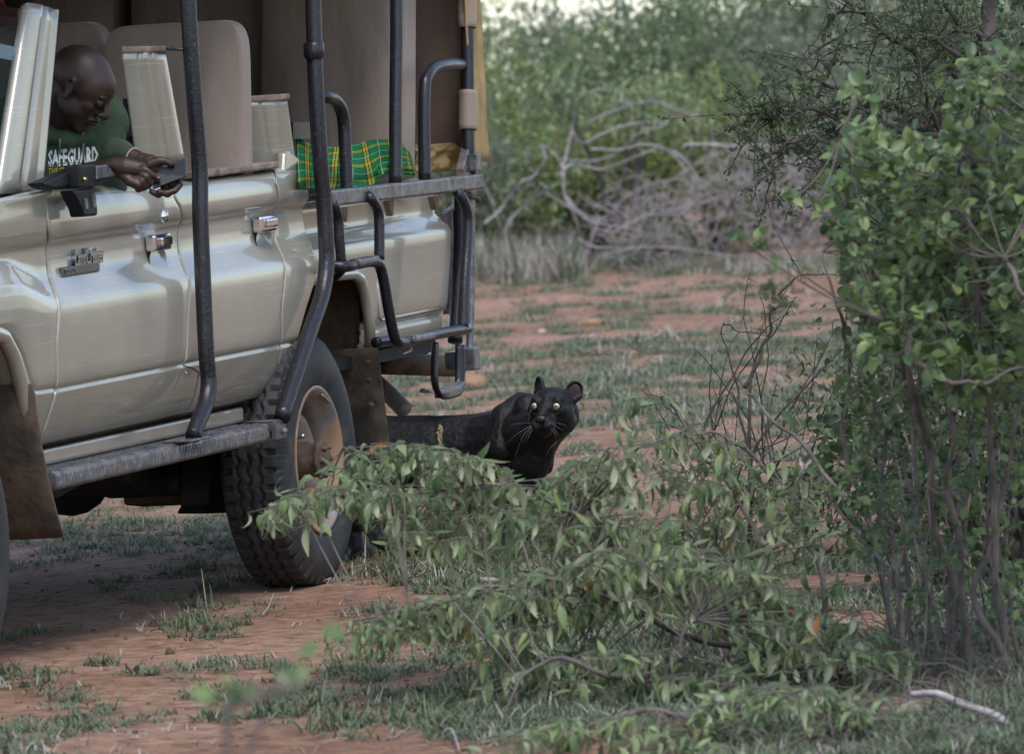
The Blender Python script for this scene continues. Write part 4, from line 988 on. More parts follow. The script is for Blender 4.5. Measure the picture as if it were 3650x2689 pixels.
def ear(cy, cz, face, w, h):
    """broad rounded ear: thick back shell with a raised rim, wide at its root"""
    fx = face.normalized(); up_ = (lu+ll*(.25 if cy > 0 else -.10)-fx*(lu+ll*(.25 if cy > 0 else -.10)).dot(fx)).normalized(); sd_ = up_.cross(fx); c = lp_(-.018, cy, cz)
    R_ = Matrix((fx, sd_, up_)).transposed()
    mb.ball(c-fx*.012, (.0075, w*.92, h*.95), 20, 14, R_)
    for i in range(30):
        an = math.pi*(-.30+1.6*i/29); p = c+sd_*math.cos(an)*w*.86+up_*math.sin(an)*h*.90-fx*.004
        mb.ball(p, .0058, 8, 6)
    for s in (-1, 1): mb.caps(c+sd_*s*w*.6-up_*h*.35-fx*.006, lp_(-.006, cy*.62, .012), .013, .022)
    return c, fx, up_, sd_
E1 = ear(.070, .050, lf*.80+ll*.35+lu*.05, .031, .037)
E2 = ear(-.056, .060, lf*.75-ll*.65+lu*.05, .027, .038)
# neck, chest, shoulder blades, barrel, haunch
mb.chain([lp_(-.06, 0, -.03), e8(1290, 700, .16), e8(1200, 740, .28)], [.066, .082, .105])
mb.chain([e8(1320, 700, .10), e8(1300, 830, .14), e8(1250, 960, .15)], [.052, .050, .048])
mb.chain([e8(1345, 820, .16), e8(1330, 960, .16)], [.030, .026])
mb.ball(e8(1150, 600, .36), (.075, .06, .085)); mb.ball(e8(1200, 560, .22), (.05, .05, .065)); mb.chain([e8(1150, 480, .34), e8(1040, 610, .30), e8(1010, 820, .26)], [.036, .055, .06])
mb.chain([e8(1180, 740, .30), e8(1040, 790, .36), e8(860, 815, .42), e8(560, 830, .46), e8(200, 835, .48), e8(-60, 830, .46)], [.105, .118, .114, .110, .115, .12])
mb.chain([e8(1120, 900, .30), e8(900, 930, .38), e8(300, 930, .46)], [.08, .085, .085])
mb.chain([e8(-60, 830, .46), e8(-160, 900, .42)], [.12, .11])
# forelegs (near one under the chest, far one ahead) and hind legs
def leg(pts, rs, paw):
    mb.chain([e8(*p) for p in pts], rs); p = e8(*pts[-1]); p.z = .022
    mb.ball(p+Vector((0, -.02, 0)), (.036, .05, .024))
    for k in (-1, 0, 1): mb.ball(p+Vector((k*.018, -.055, -.004)), (.012, .018, .014), 10, 8)
leg([(1200, 950, .18), (1215, 1200, .20), (1225, 1400, .16), (1235, 1650, .14)], [.050, .034, .026, .025], 0)
leg([(1060, 900, .30), (1010, 1180, .34), (1000, 1400, .32), (990, 1640, .30)], [.062, .040, .028, .026], 0)
leg([(-80, 950, .36), (20, 1180, .34), (-90, 1420, .38), (-50, 1640, .36)], [.09, .055, .028, .026], 0)
leg([(60, 950, .56), (190, 1200, .56), (70, 1420, .60), (120, 1620, .58)], [.08, .05, .028, .026], 0)
# tail curling down to the ground and forward
mb.chain([e8(*p) for p in [(-230, 800, .4), (-200, 1050, .30), (-90, 1280, .24), (20, 1400, .18), (110, 1500, .12), (230, 1555, .10), (360, 1575, .08), (470, 1560, .06)]], [.045, .028, .024, .024, .025, .026, .026, .022])
LB_ = bake_remesh(mb, 'body', FUR, None, .0042, 4, .5)
NRM = [v.normal.copy() for v in LB_.data.vertices]
for v, vn in zip(LB_.data.vertices, NRM):
    v.co += vn*(noise.noise(v.co*7)*.006+noise.noise(Vector((v.co.x*14, v.co.y*14, v.co.z*30)))*.0015)
setpar(LB_, LEO)
for s in (-1, 1):
    c = lp_(.064, s*.0375, .0145); fe = (lf*.93+ll*s*.25+lu*.12).normalized(); R_ = X_.rotation_difference(fe).to_matrix()
    mb = MB(); mb.ball(c-fe*.0025, .0128, 20, 14); EY = setpar(mb.build('eye', EYEM), LEO)
    def disc(r, off, mat, nm):
        mb = MB(); mb.lathe([(0, off+.0008), (r*.6, off+.0006), (r, off-.0012)], 20, 'x'); mb.v = [tuple(c+R_ @ Vector(p)) for p in mb.v]
        o = mb.build(nm, mat); o.parent = EY; return o
    disc(.0050, .0103, PUPGREY, 'iris_ring'); disc(.0030, .0111, PUPIL, 'pupil')
mb = MB(); mb.ball(lp_(.118, 0, -.020), (.009, .0185, .0105), 16, 10, LR); setpar(mb.build('nose', NOSEM), LEO)
mb = MB()
for s in (-1, 1): mb.ball(lp_(.124, s*.007, -.024), (.003, .0035, .0028), 8, 6)
setpar(mb.build('nostril', PUPIL), LEO)
for (c, fx, up_, sd_), w in ((E1, .020), (E2, .015)):
    mb = MB(); R_ = Matrix((fx, sd_, up_)).transposed(); mb.ball(c-fx*.0052, (.0025, w, .025), 14, 10, R_); setpar(mb.build('ear_lining', FURDARK), LEO)
wk = [((1225, 640), (1130, 640), (1060, 655)), ((1225, 660), (1160, 740), (1110, 880)), ((1228, 665), (1190, 730), (1150, 800)), ((1222, 655), (1120, 720), (1040, 790)),
      ((1235, 680), (1205, 740), (1180, 790)), ((1365, 635), (1430, 640), (1490, 660)), ((1370, 640), (1420, 670), (1470, 700)), ((1375, 660), (1415, 710), (1430, 750)),
      ((1360, 670), (1400, 720), (1405, 770)), ((1225, 540), (1208, 580), (1205, 650)), ((1420, 770), (1370, 820), (1330, 880))]
for a_, b_, c_ in wk:
    mb = MB(); P_ = smooth_path([tuple(e8(*a_, -.11)), tuple(e8(*b_, -.13)), tuple(e8(*c_, -.12))], 5); mb.tube(P_, [.00042*(1-.5*i/len(P_)) for i in range(len(P_))], 4); setpar(mb.build('whisker', WHISK), LEO)
# ------------------------------------------------------------------ plants
def leaf_geo(L=1.0, Wd=.3, curl=.5, fold=.25, n=6, shape='lance', pet=.08):
    """a leaf along +X with a midrib fold and a downward curl; unit length"""
    vs = []; fs = []; x = 0; z = 0
    for i in range(n+1):
        t = i/n
        if shape == 'lance': w = Wd*.5*math.sin(math.pi*min(1, t*1.0)**.8)*(1-.25*t)
        else: w = Wd*.5*math.sin(math.pi*t**.85)**.55
        if i == 0 or i == n: w = .012
        ang = -curl*t*1.5
        if i: x += math.cos(ang)*(L-pet)/n; z += math.sin(ang)*(L-pet)/n
        vs += [(x+pet, -w, z+abs(w)*fold*2), (x+pet, 0, z), (x+pet, w, z+abs(w)*fold*2)]
    for i in range(n):
        a = i*3; fs += [(a, a+3, a+4, a+1), (a+1, a+4, a+5, a+2)]
    vs += [(0, -.012, .01), (0, .012, .01)]; k = len(vs)
    fs += [(k-2, 0, 2, k-1)]
    return np.array(vs, float), np.array(fs, int)
def frame(d, nrm):
    d = d.normalized(); y = nrm.cross(d)
    if y.length < 1e-4: y = d.orthogonal()
    y.normalize(); z = d.cross(y)
    return np.array([[d.x, y.x, z.x], [d.y, y.y, z.y], [d.z, y.z, z.z]])
def scatter(variants, items, name, mat, parent, n_obj=300, rest='foliage', key=None):
    """items: (pos, 3x3, size, variant). Largest in view become objects of their own, the rest one 'stuff' part."""
    random.shuffle(items)
    if n_obj:
        items.sort(key=lambda it: -it[2]/max(1, (it[0]-CAMP).length)+(5 if not in_view(it[0]) else 0))
    base = parent.location
    mes = [mesh_np(name, v, f) for v, f in variants]
    for me in mes: me.materials.append(mat)
    for it in items[:n_obj]:
        o = bpy.data.objects.new(name, mes[it[3]]); COL.objects.link(o); o.parent = parent
        R = it[1]*it[2]; p = it[0]-base
        o.matrix_local = Matrix(((R[0][0], R[0][1], R[0][2], p.x), (R[1][0], R[1][1], R[1][2], p.y), (R[2][0], R[2][1], R[2][2], p.z), (0, 0, 0, 1)))
    items = items[n_obj:]
    if not items: return
    VV = []; FF = []; k = 0; TT = []
    for vi, (v, f) in enumerate(variants):
        sub = [it for it in items if it[3] == vi]
        if not sub: continue
        R = np.array([it[1]*it[2] for it in sub]); P = np.array([tuple(it[0]-base) for it in sub])
        w = np.einsum('nij,mj->nmi', R, v)+P[:, None, :]; m = len(v)
        FF.append((f[None]+(np.arange(len(sub))*m)[:, None, None]+k).reshape(-1, 4)); VV.append(w.reshape(-1, 3)); k += len(sub)*m
        TT.append(np.repeat(rng.random(len(sub)), len(f)))
    o = link(rest, mesh_np(rest, np.concatenate(VV), np.concatenate(FF), np.concatenate(TT)), mat, parent)
    tag(o, kind='stuff'); return o
def in_view(p):
    d = p-CAMP; z = d.dot(FW)
    if z < 1: return False
    x = CX+F*d.dot(RT)/z; y = CY-F*d.dot(UP)/z
    return -30 < x < 3680 and -30 < y < 2720
def rnd_unit():
    v = Vector((random.gauss(0, 1), random.gauss(0, 1), random.gauss(0, 1))); return v.normalized()
def wob(pts, amp, n=5):
    """pts: world points -> smooth wobbling path"""
    P = smooth_path([tuple(p) for p in pts], n); s = random.random()*100
    return [Vector(p)+Vector((noise.noise(Vector((s+i*.30, 0, 0))), noise.noise(Vector((s, i*.30, 3))), noise.noise(Vector((0, s, i*.30)))))*amp for i, p in enumerate(P)]
def taper(n, r0, r1): return [r0+(r1-r0)*i/(n-1) for i in range(n)]
def inpoly(poly, x, y):
    c = False; j = len(poly)-1
    for i in range(len(poly)):
        (xi, yi), (xj, yj) = poly[i], poly[j]
        if (yi > y) != (yj > y) and x < (xj-xi)*(y-yi)/(yj-yi)+xi: c = not c
        j = i
    return c
def sample_poly(poly, n):
    xs = [p[0] for p in poly]; ys = [p[1] for p in poly]; out = []
    while len(out) < n:
        x = random.uniform(min(xs), max(xs)); y = random.uniform(min(ys), max(ys))
        if inpoly(poly, x, y): out.append((x, y))
    return out
def rel(mb, base): mb.v = [(p[0]-base.x, p[1]-base.y, p[2]-base.z) for p in mb.v]; return mb

LEAFG = leaf_mat('drooping_leaf', (.215, .275, .115), (.075, .125, .055), under=(.33, .36, .22), hue2=(.40, .14, .03), trans=.3)
LEAFR = leaf_mat('round_leaf', (.175, .245, .085), (.035, .070, .030), under=(.17, .24, .10), rough=.4, trans=.3)
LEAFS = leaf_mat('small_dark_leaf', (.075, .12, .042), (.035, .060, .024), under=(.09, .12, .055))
LEAFB = leaf_mat('bush_leaf', (.17, .235, .095), (.045, .075, .032), under=(.21, .26, .14), hue2=(.26, .22, .16))
LANCE = [leaf_geo(1, w_, c, f_, 5) for c, f_, w_ in ((.35, .2, .34), (.75, .35, .28), (1.2, .5, .36), (.15, .1, .22), (.9, .1, .30), (1.5, .6, .24), (-.3, .3, .32))]
ROUND = [leaf_geo(1, .62, c, f_, 5, 'round') for c, f_ in ((.2, .15), (.5, .3), (-.1, .2), (.8, .1))]
SMALL = [leaf_geo(1, .4, c, .1, 3) for c in (.1, .5)]

# --- drooping bush in the middle foreground
BA = empty('drooping_shrub', ground(2450, 2560, 0), 'leafy shrub with long drooping leaves, arching across the foreground below the leopard', 'shrub')
bA = BA.location
def G(x, y, D): return at(x, y, D)
root = bA
BR = [[(2640, 2000, 23.7), (2400, 1985, 23.5), (2200, 1890, 23.4), (2060, 1835, 23.3), (1900, 1770, 23.3), (1650, 1730, 23.3), (1400, 1770, 23.4), (1200, 1800, 23.4), (1010, 1800, 23.4)],
      [(2200, 1890, 23.4), (1960, 1790, 23.5), (1850, 1765, 23.5), (1700, 1690, 23.5), (1450, 1640, 23.5), (1230, 1600, 23.5)],
      [(2640, 2330, 23.2), (2400, 2250, 23.0), (2150, 2110, 22.9), (1900, 2080, 22.9), (1700, 2100, 22.9), (1500, 2170, 22.9), (1300, 2200, 22.9)],
      [(2350, 2586, 22.6), (2290, 2450, 22.5), (2050, 2360, 22.4), (1880, 2400, 22.4), (1790, 2560, 22.4)],
      [(2620, 2640, 23.0), (2600, 2350, 23.2), (2450, 2100, 23.4), (2250, 1960, 23.5), (2000, 1900, 23.6)],
      [(2900, 2680, 22.8), (2800, 2420, 22.9), (2600, 2180, 23.0), (2380, 2060, 23.0), (2150, 2020, 23.0)],
      [(3125, 2560, 23.3), (3020, 2330, 23.3), (2850, 2180, 23.3), (2600, 2090, 23.3)],
      [(2720, 2200, 23.8), (2700, 1950, 23.9), (2600, 1740, 24.0), (2480, 1560, 24.0), (2350, 1430, 24.0)],
      [(2900, 2000, 23.9), (2750, 1700, 24.1), (2600, 1560, 24.1), (2450, 1540, 24.1)],
      [(3100, 1900, 24.0), (2900, 1640, 24.1), (2750, 1480, 24.2), (2650, 1420, 24.2)],
      [(2351, 2586, 22.6), (2400, 2400, 22.6), (2430, 2280, 22.6), (2500, 2200, 22.6)],
      [(2700, 2900, 21.3), (2600, 2650, 21.3), (2400, 2560, 21.3), (2150, 2570, 21.3), (1900, 2620, 21.3)], [(2900, 2900, 21.2), (2950, 2650, 21.2), (3100, 2560, 21.2), (3250, 2600, 21.2)]]
bpts = []
for i, br in enumerate(BR):
    P = [G(*p) for p in br]
    if i in (0, 2, 5, 7, 8, 9):
        P = [ground(br[0][0]+random.uniform(-60, 160), 0, 0) if False else Vector((P[0].x+.05, P[0].y, 0)), *P]
    path = wob(P, .03, 5); mb = MB(); mb.tube(path, taper(len(path), .010 if i not in (3, 10) else .012, .003), 7)
    bpts += path; rel(mb, bA).build('branch', BARK, BA)
mb = MB(); mb.tube([Vector((bA.x-.05, bA.y-.2, -.02)), G(2351, 2560, 22.6), G(2350, 2500, 22.6)], [.03, .024, .018], 9); rel(mb, bA).build('trunk', BARK, BA)
BANDS = [([(765, 985), (880, 972), (1000, 985), (1080, 1012), (1140, 1060), (1205, 1068), (1250, 1020), (1330, 975), (1400, 1000)], 105, 84, 23.4), ([(605, 1100), (650, 1080), (760, 1058), (860, 1070)], 26, 30, 23.3), ([(840, 1070), (950, 1090), (1050, 1105), (1200, 1120), (1350, 1130), (1500, 1120)], 95, 78, 23.3),
         ([(778, 1380), (850, 1345), (960, 1325), (1050, 1280), (1150, 1240)], 55, 38, 22.9), ([(1110, 1400), (1180, 1290), (1270, 1215), (1400, 1190), (1550, 1210), (1700, 1280)], 130, 96, 22.9),
         ([(1090, 1465), (1200, 1435), (1350, 1420), (1500, 1440), (1650, 1480)], 105, 56, 22.7), ([(1650, 1310), (1800, 1340), (1930, 1390), (2010, 1460)], 120, 60, 22.7),
         ([(1120, 1600), (1300, 1570), (1450, 1560), (1600, 1560)], 90, 44, 21.3), ([(1500, 1530), (1700, 1500), (1850, 1520), (2020, 1570)], 130, 80, 21.3), ([(1380, 1640), (1600, 1630), (1800, 1640), (2000, 1650)], 60, 40, 21.0),
         ([(1420, 850), (1500, 880), (1550, 950), (1650, 1000), (1800, 1050)], 190, 40, 24.0), ([(1430, 1000), (1550, 1050), (1700, 1100), (1850, 1180)], 120, 28, 23.8)]
items = []; twigs = MB()
BP_ = np.array([tuple(p) for p in bpts])
for line, hang, cnt, D in BANDS:
    lx = [q[0] for q in line]; pts_ = []
    for _ in range(int(cnt*(.98 if D > 23.2 or D < 21.5 else 1.5))):
        x = random.uniform(lx[0], lx[-1]); pts_.append((x, np.interp(x, lx, [q[1] for q in line])+hang*random.random()**1.7))
    for x, y in pts_:
        y = float(y)+18
        p = dat(x, y-18, D+random.uniform(-.35, .35))
        q = Vector(BP_[np.argmin(((BP_-np.array(tuple(p)))**2).sum(1))])
        d = (p-q); side = random.choice((-1, -1, -1, 1))
        e = p+Vector((side*random.uniform(.05, .13), random.uniform(-.06, .06), random.uniform(-.05, .01)))
        mid = (q+p)/2+Vector((0, 0, .03*d.length))
        if d.length < .38:
            path = [Vector(v) for v in smooth_path([tuple(q), tuple(mid), tuple(p), tuple(e)], 4)]
            twigs.tube(path, taper(len(path), .0032, .0014), 4, cap=False)
        else: path = [Vector(v) for v in smooth_path([tuple(p-Vector((0, 0, .02))), tuple(p), tuple(e)], 4)]
        nl = random.randint(7, 12)
        for k in range(nl):
            t = 1-(k/nl)*.55; c = path[min(len(path)-1, int(t*(len(path)-1)))]+Vector((random.uniform(-.012, .012), random.uniform(-.012, .012), 0))
            a_ = random.uniform(0, 2*math.pi); out = Vector((math.cos(a_), math.sin(a_)*.8, 0))
            dr = out*random.uniform(.35, .9)+Vector((0, 0, random.uniform(-1.25, .22)))
            nr_ = (out*.9+Vector((0, 0, 1))*.6+rnd_unit()*.35)
            items.append((c, frame(dr, nr_), random.uniform(.038, .088), random.randrange(7)))
rel(twigs, bA).build('twigs', BARK, BA, fix=False)['kind'] = 'stuff'
scatter(LANCE, items, 'leaf', LEAFG, BA, 300)
# budding tip standing above the arm
mb = MB(); pt = [dat(965, 1000, 23.5), dat(966, 965, 23.5), dat(963, 935, 23.5)]; mb.tube(pt, .003, 5); rel(mb, bA).build('bud_stalk', BARK, BA)
mb = MB()
for i in range(14): mb.ball(dat(963+random.uniform(-5, 5), 934+i*3.0, 23.5), (.0034, .0034, .005), 6, 5)
rel(mb, bA).build('buds', M('bud_green', (.22, .24, .10), rough=.7, c2=(.30, .15, .08), scale=60), BA)['kind'] = 'stuff'

# --- big round-leaved shrub at the right
BB = empty('round_leaved_shrub', ground(3500, 2560), 'tall dense shrub with round green leaves filling the right edge', 'shrub'); bB = BB.location
PE = [(1850, 280), (1860, 165), (1905, 155), (1905, 270), (1970, 340), (2050, 250), (2110, 170), (2160, 120), (2225, 130), (2320, 100), (2330, 900), (2150, 885), (2050, 860), (1990, 820), (1920, 780), (1860, 700), (1835, 560), (1820, 430), (1830, 330)]
PE2 = [(1900, 420), (2000, 400), (2242, 330), (2340, 330), (2340, 820), (2100, 830), (1960, 720), (1900, 600)]
PF = [(1860, 980), (1870, 760), (1960, 800), (2260, 850), (2260, 1420), (2020, 1330), (1900, 1230), (1780, 1120)]
PG = [(1640, 500), (1700, 495), (1740, 520), (1690, 560), (1640, 550)]
PH_ = [(1700, 420), (1790, 400), (1790, 470), (1720, 480)]
stems = []
def stem(pts, r0, r1, mat=BARK, amp=.02, parent=None, base=None, nm='stem', n=6):
    path = wob([dat(*p) for p in pts], amp, n); mb = MB(); mb.tube(path, taper(len(path), r0, r1), 7)
    rel(mb, base).build(nm, mat, parent); return path
SB = [[(2090, 1500, 22.9), (2065, 1200, 22.8), (2020, 950, 22.6), (1990, 800, 22.4), (1930, 640, 22.2), (1870, 480, 22.1), (1850, 330, 22), (1870, 200, 22)],
      [(2130, 1560, 22.8), (2100, 1250, 22.7), (2080, 1000, 22.6), (2075, 800, 22.5), (2110, 650, 22.4), (2075, 480, 22.3), (2070, 380, 22.3)],
      [(2200, 1580, 22.6), (2185, 1300, 22.5), (2170, 1000, 22.4), (2160, 800, 22.2), (2130, 600, 22), (2120, 300, 22), (2190, 150, 22)],
      [(2240, 1540, 22.5), (2140, 1330, 22.5), (2180, 1150, 22.5), (2220, 950, 22.4), (2260, 700, 22.3)],
      [(2030, 1520, 23.2), (2030, 1300, 23.2), (2000, 1100, 23.3), (1960, 900, 23.3), (1950, 700, 23.2)],
      [(2085, 1500, 23.4), (2110, 1200, 23.4), (2140, 900, 23.4), (2150, 700, 23.4)],
      [(2160, 1500, 23.5), (2200, 1250, 23.5), (2230, 1000, 23.5), (2235, 800, 23.5)],
      [(1990, 1380, 23.6), (1990, 1150, 23.6), (2010, 900, 23.6), (2030, 750, 23.6)],
      [(1975, 720, 21.8), (1995, 790, 21.8), (2060, 830, 21.8), (2150, 840, 21.8), (2260, 800, 21.8)],
      [(2020, 960, 22.6), (1960, 760, 22.5), (1900, 690, 22.4), (1840, 600, 22.4)],
      [(1860, 1090, 23.4), (1850, 960, 23.4), (1862, 800, 23.3), (1830, 660, 23.2), (1790, 560, 23.2)],
      [(2050, 1350, 23.0), (1950, 1270, 23.1), (1870, 1150, 23.2), (1780, 1070, 23.3)],
      [(1930, 1160, 23.2), (1930, 1010, 23.2), (1990, 900, 23.2)],
      [(2200, 560, 21.7), (2242, 640, 21.7), (2300, 760, 21.7)]]
allst = []
for i, s_ in enumerate(SB):
    s2 = [(x, y, d) for x, y, d in s_]
    if s2[0][1] > 1300: s2 = [(s2[0][0]+random.uniform(-10, 10), 1620, s2[0][2])]+s2
    allst += stem(s2, .0125 if i < 4 else (.008 if i != 8 else .011), .003, amp=.03, parent=BB, base=bB)
for i in range(20):
    x = random.uniform(1930, 2260); D = random.uniform(22.4, 24.4); s0 = random.uniform(-110, 70)
    allst += stem([(x, random.uniform(1420, 1620), D), (x+s0*.4, 1200, D), (x+s0, random.uniform(850, 1000), D), (x+s0*1.6+random.uniform(-50, 50), random.uniform(500, 800), D)], random.uniform(.003, .0065), .0015, amp=.04, parent=BB, base=bB)
AB = np.array([tuple(p) for p in allst]); items = []; twigs = MB()
for poly, cnt, D, sp_, sz in ((PE, 330, 22.2, .5, (.034, .056)), (PE2, 380, 23.1, .5, (.034, .056)), (PF, 190, 23.0, .6, (.020, .040)), (PG, 2, 21.5, .05, (.034, .048)), (PH_, 2, 21.6, .1, (.034, .046))):
    for x, y in sample_poly(poly, cnt):
        p = dat(x, y, D+random.uniform(-sp_, sp_)); q = Vector(AB[np.argmin(((AB-np.array(tuple(p)))**2).sum(1))])
        path = [Vector(v) for v in smooth_path([tuple(q), tuple((q+p)/2+Vector((0, 0, -.02))), tuple(p), tuple(p+Vector((random.uniform(-.05, .03), random.uniform(-.05, .05), random.uniform(-.02, .07))))], 4)]
        if (p-q).length < .9: twigs.tube(path, taper(len(path), .003, .0014), 4, cap=False)
        nl = random.randint(6, 10)
        for k in range(nl):
            c = path[max(0, len(path)-1-int(k*.8))]+rnd_unit()*.012
            dr = rnd_unit()*.8+Vector((0, -.1, .15)); nr_ = Vector((0, -.25, 1))+rnd_unit()*.7
            items.append((c, frame(dr, nr_), random.uniform(*sz), random.randrange(4)))
rel(twigs, bB).build('twigs', BARK, BB, fix=False)['kind'] = 'stuff'
scatter(ROUND, items, 'leaf', LEAFR, BB, 300)

# --- thorn tree over it
BT = empty('thorn_tree', Vector((dat(2215, 600, 26.5).x, 26.5, 0)), 'dark thorny tree with tiny leaves reaching in at the top right', 'tree'); bT = BT.location
limbs = [[(2215, 1450, 26.5), (2225, 900, 26.5), (2205, 500, 26.5), (2180, 250, 26.5), (2165, 60, 26.6), (2170, -120, 26.6)],
         [(2190, 300, 26.5), (2100, 170, 26.3), (2040, 130, 26.2), (1960, 100, 26.1), (1900, 40, 26), (1860, 0, 26), (1800, -60, 26)],
         [(2195, 330, 26.5), (2060, 260, 26.3), (1960, 240, 26.2), (1850, 200, 26), (1800, 150, 25.9), (1790, 90, 25.9)],
         [(2200, 360, 26.5), (2080, 300, 26.1), (1950, 290, 26), (1830, 300, 25.9), (1740, 310, 25.9), (1690, 345, 25.9), (1685, 430, 25.9)],
         [(2060, 300, 26.2), (1900, 260, 26), (1780, 240, 25.9), (1700, 240, 25.9), (1660, 245, 25.9)],
         [(2180, 150, 26.5), (2120, 80, 26.4), (2080, 20, 26.3), (2050, -60, 26.3)], [(2230, 180, 26), (2140, 130, 25.9), (2040, 90, 25.8), (1980, 60, 25.8)],
         [(2220, 450, 26.5), (2120, 380, 26.3), (2060, 300, 26.1), (2030, 200, 26), (2010, 60, 26)], [(1950, 290, 26), (1900, 330, 25.9), (1860, 360, 25.9), (1790, 370, 25.9)]]
items = []; tw = MB(); 
for i, lmb in enumerate(limbs):
    path = wob([dat(*p) for p in lmb], .04, 6); mb = MB(); mb.tube(path, taper(len(path), .034 if i == 0 else .013, .02 if i == 0 else .0025), 8); rel(mb, bT).build('trunk' if i == 0 else 'limb', BARKD, BT)
    for k in range(46 if i else 14):
        j_ = random.randrange(len(path)//(1 if i else 3), len(path)) if not i else random.randrange(2, len(path))
        q = path[min(j_, len(path)-1)]; L_ = random.uniform(.06, .30); d = (rnd_unit()+Vector((-.5, 0, .15))).normalized()
        P2_ = [q, q+d*L_*.5+rnd_unit()*.02, q+d*L_+rnd_unit()*.04]; pth = [Vector(v) for v in smooth_path([tuple(v) for v in P2_], 4)]
        tw.tube(pth, taper(len(pth), .0030, .0012), 4, cap=False)
        for v in pth[2:]:
            if random.random() < .7:
                for _ in range(5): items.append((v+rnd_unit()*.006, frame(rnd_unit(), rnd_unit()), random.uniform(.012, .026), random.randrange(2)))
            else: tw.tube([v, v+rnd_unit()*.025], [.0012, .0003], 3, cap=False)
rel(tw, bT).build('twigs', BARKD, BT, fix=False)['kind'] = 'stuff'
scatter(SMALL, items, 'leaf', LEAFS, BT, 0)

# --- bare sapling with feathery tip in the clearing
BS = empty('bare_sapling', ground(2640, 1960), 'bare twiggy sapling with a feathery green tip, between leopard and right shrub', 'sapling'); bS = BS.location
DS = 27.2; ST_ = [[(1600, 1260, .1), (1600, 1100, .1), (1540, 960, 0), (1600, 830, 0), (1660, 740, 0), (1730, 680, 0)], [(1640, 1240, .1), (1645, 1060, 0), (1630, 950, 0), (1612, 850, 0), (1590, 760, 0), (1580, 705, 0)], [(1645, 1100, 0), (1640, 900, 0), (1655, 790, 0), (1700, 720, 0), (1745, 650, 0)],
      [(1650, 1240, .1), (1640, 1080, 0), (1660, 970, 0), (1760, 850, 0), (1860, 750, 0), (1900, 720, 0)], [(1655, 990, 0), (1720, 960, 0), (1830, 900, 0), (1900, 830, 0)], [(1650, 1050, 0), (1780, 960, .1), (1900, 880, .1), (1990, 760, .1)],
      [(1630, 850, 0), (1660, 790, 0), (1680, 740, 0), (1690, 680, 0), (1730, 620, 0), (1790, 598, 0), (1860, 612, 0)], [(1535, 960, 0), (1480, 910, 0), (1405, 850, -.1)], [(1582, 712, 0), (1620, 722, 0), (1680, 735, 0)],
      [(1700, 960, 0), (1740, 880, 0), (1810, 760, 0), (1830, 700, 0)], [(1620, 900, 0), (1600, 860, 0), (1575, 880, 0)], [(1660, 1100, .1), (1560, 980, 0), (1510, 975, 0)], [(1770, 1000, .1), (1820, 860, 0), (1850, 800, 0), (1835, 650, 0)]]
for i in range(26):
    x0 = random.uniform(1500, 1960); y0 = random.uniform(1000, 1180); dx = random.uniform(-190, 200); dy = random.uniform(140, 420)
    ST_.append([(x0, y0, random.uniform(-.1, .3)), (x0+dx*.4+random.uniform(-15, 15), y0-dy*.4, .1), (x0+dx*.75, y0-dy*.75, .1), (x0+dx+random.uniform(-30, 30), y0-dy, .1)])
mbt = MB(); items = []
for s_ in ST_:
    path = stem([(x, y, DS+d) for x, y, d in s_], .0070 if len(s_) > 4 else .003, .0012, BARKD, .015, BS, bS, 'branch', 5)
    for v in path[3:]:
        if random.random() < .5: mbt.tube([v, v+rnd_unit()*random.uniform(.01, .04)], [.0018, .0008], 4, cap=False)
rel(mbt, bS).build('twigs', BARKD, BS, fix=False)['kind'] = 'stuff'
for i in range(26):
    c = dat(1695+random.gauss(0, 28), 655+random.gauss(0, 16), DS+random.uniform(-.05, .05)); d = (rnd_unit()+Vector((0, 0, .2))).normalized(); d.y *= .4; d.normalize(); L_ = .05
    mb = MB(); mb.tube([c, c+d*L_], .0008, 3)
    sd_ = d.cross(Y_).normalized(); vs, fs = [], []
    for k in range(12):
        q = c+d*L_*(k+1)/12
        for s in (-1, 1):
            e = (sd_*s+d*.6).normalized()*.013; w_ = d*.0009; m0 = len(mb.v); mb.add([q-w_, q+e*.6-w_*1.1, q+e, q+e*.6+w_*1.1, q+w_], [(0, 1, 2, 3, 4)])
    rel(mb, bS).build('feather_leaf', LEAFS, BS, fix=False, smooth=False)
mb = MB(); 
for i in range(8): mb.ball(dat(1697+random.uniform(-5, 5), 640+i*5, DS-.03), random.uniform(.006, .012), 7, 6)
rel(mb, bS).build('gall', M('grey_gall', (.25, .22, .2), rough=.9, c2=(.06, .05, .05), scale=60), BS)

# --- very near, out-of-focus seedling at the bottom edge
NS = empty('seedling', Vector((at(800, 2689, 11.5).x, 11.5, 0)), 'blurred green seedling very close to the camera at the bottom edge', 'seedling'); bN = NS.location
DN = 12.0
for pts in ([(495, 3900), (496, 1652), (497, 1560), (498, 1535)], [(530, 3600), (545, 1640), (560, 1610), (585, 1570)], [(498, 1550), (560, 1530), (640, 1505), (680, 1490)]):
    path = [dat(x, y, DN) for x, y in pts]; path[0].z = max(0, path[0].z); mb = MB(); mb.tube(path, taper(len(path), .006, .004), 6); rel(mb, bN).build('stem', BARK, NS)
items = []
for (x, y) in [(490, 1500), (475, 1545), (500, 1530), (540, 1535), (585, 1528), (470, 1535), (620, 1515), (655, 1505), (510, 1520), (490, 1545), (705, 1400), (700, 1440), (515, 1550)]:
    items.append((dat(x, y, DN), frame(Vector((random.uniform(-.6, 1), .2, random.uniform(-.1, .6))), Vector((0, -1, .6))+rnd_unit()*.4), random.uniform(.034, .052), random.randrange(4)))
scatter(ROUND, items, 'leaf', LEAFR, NS, 300)

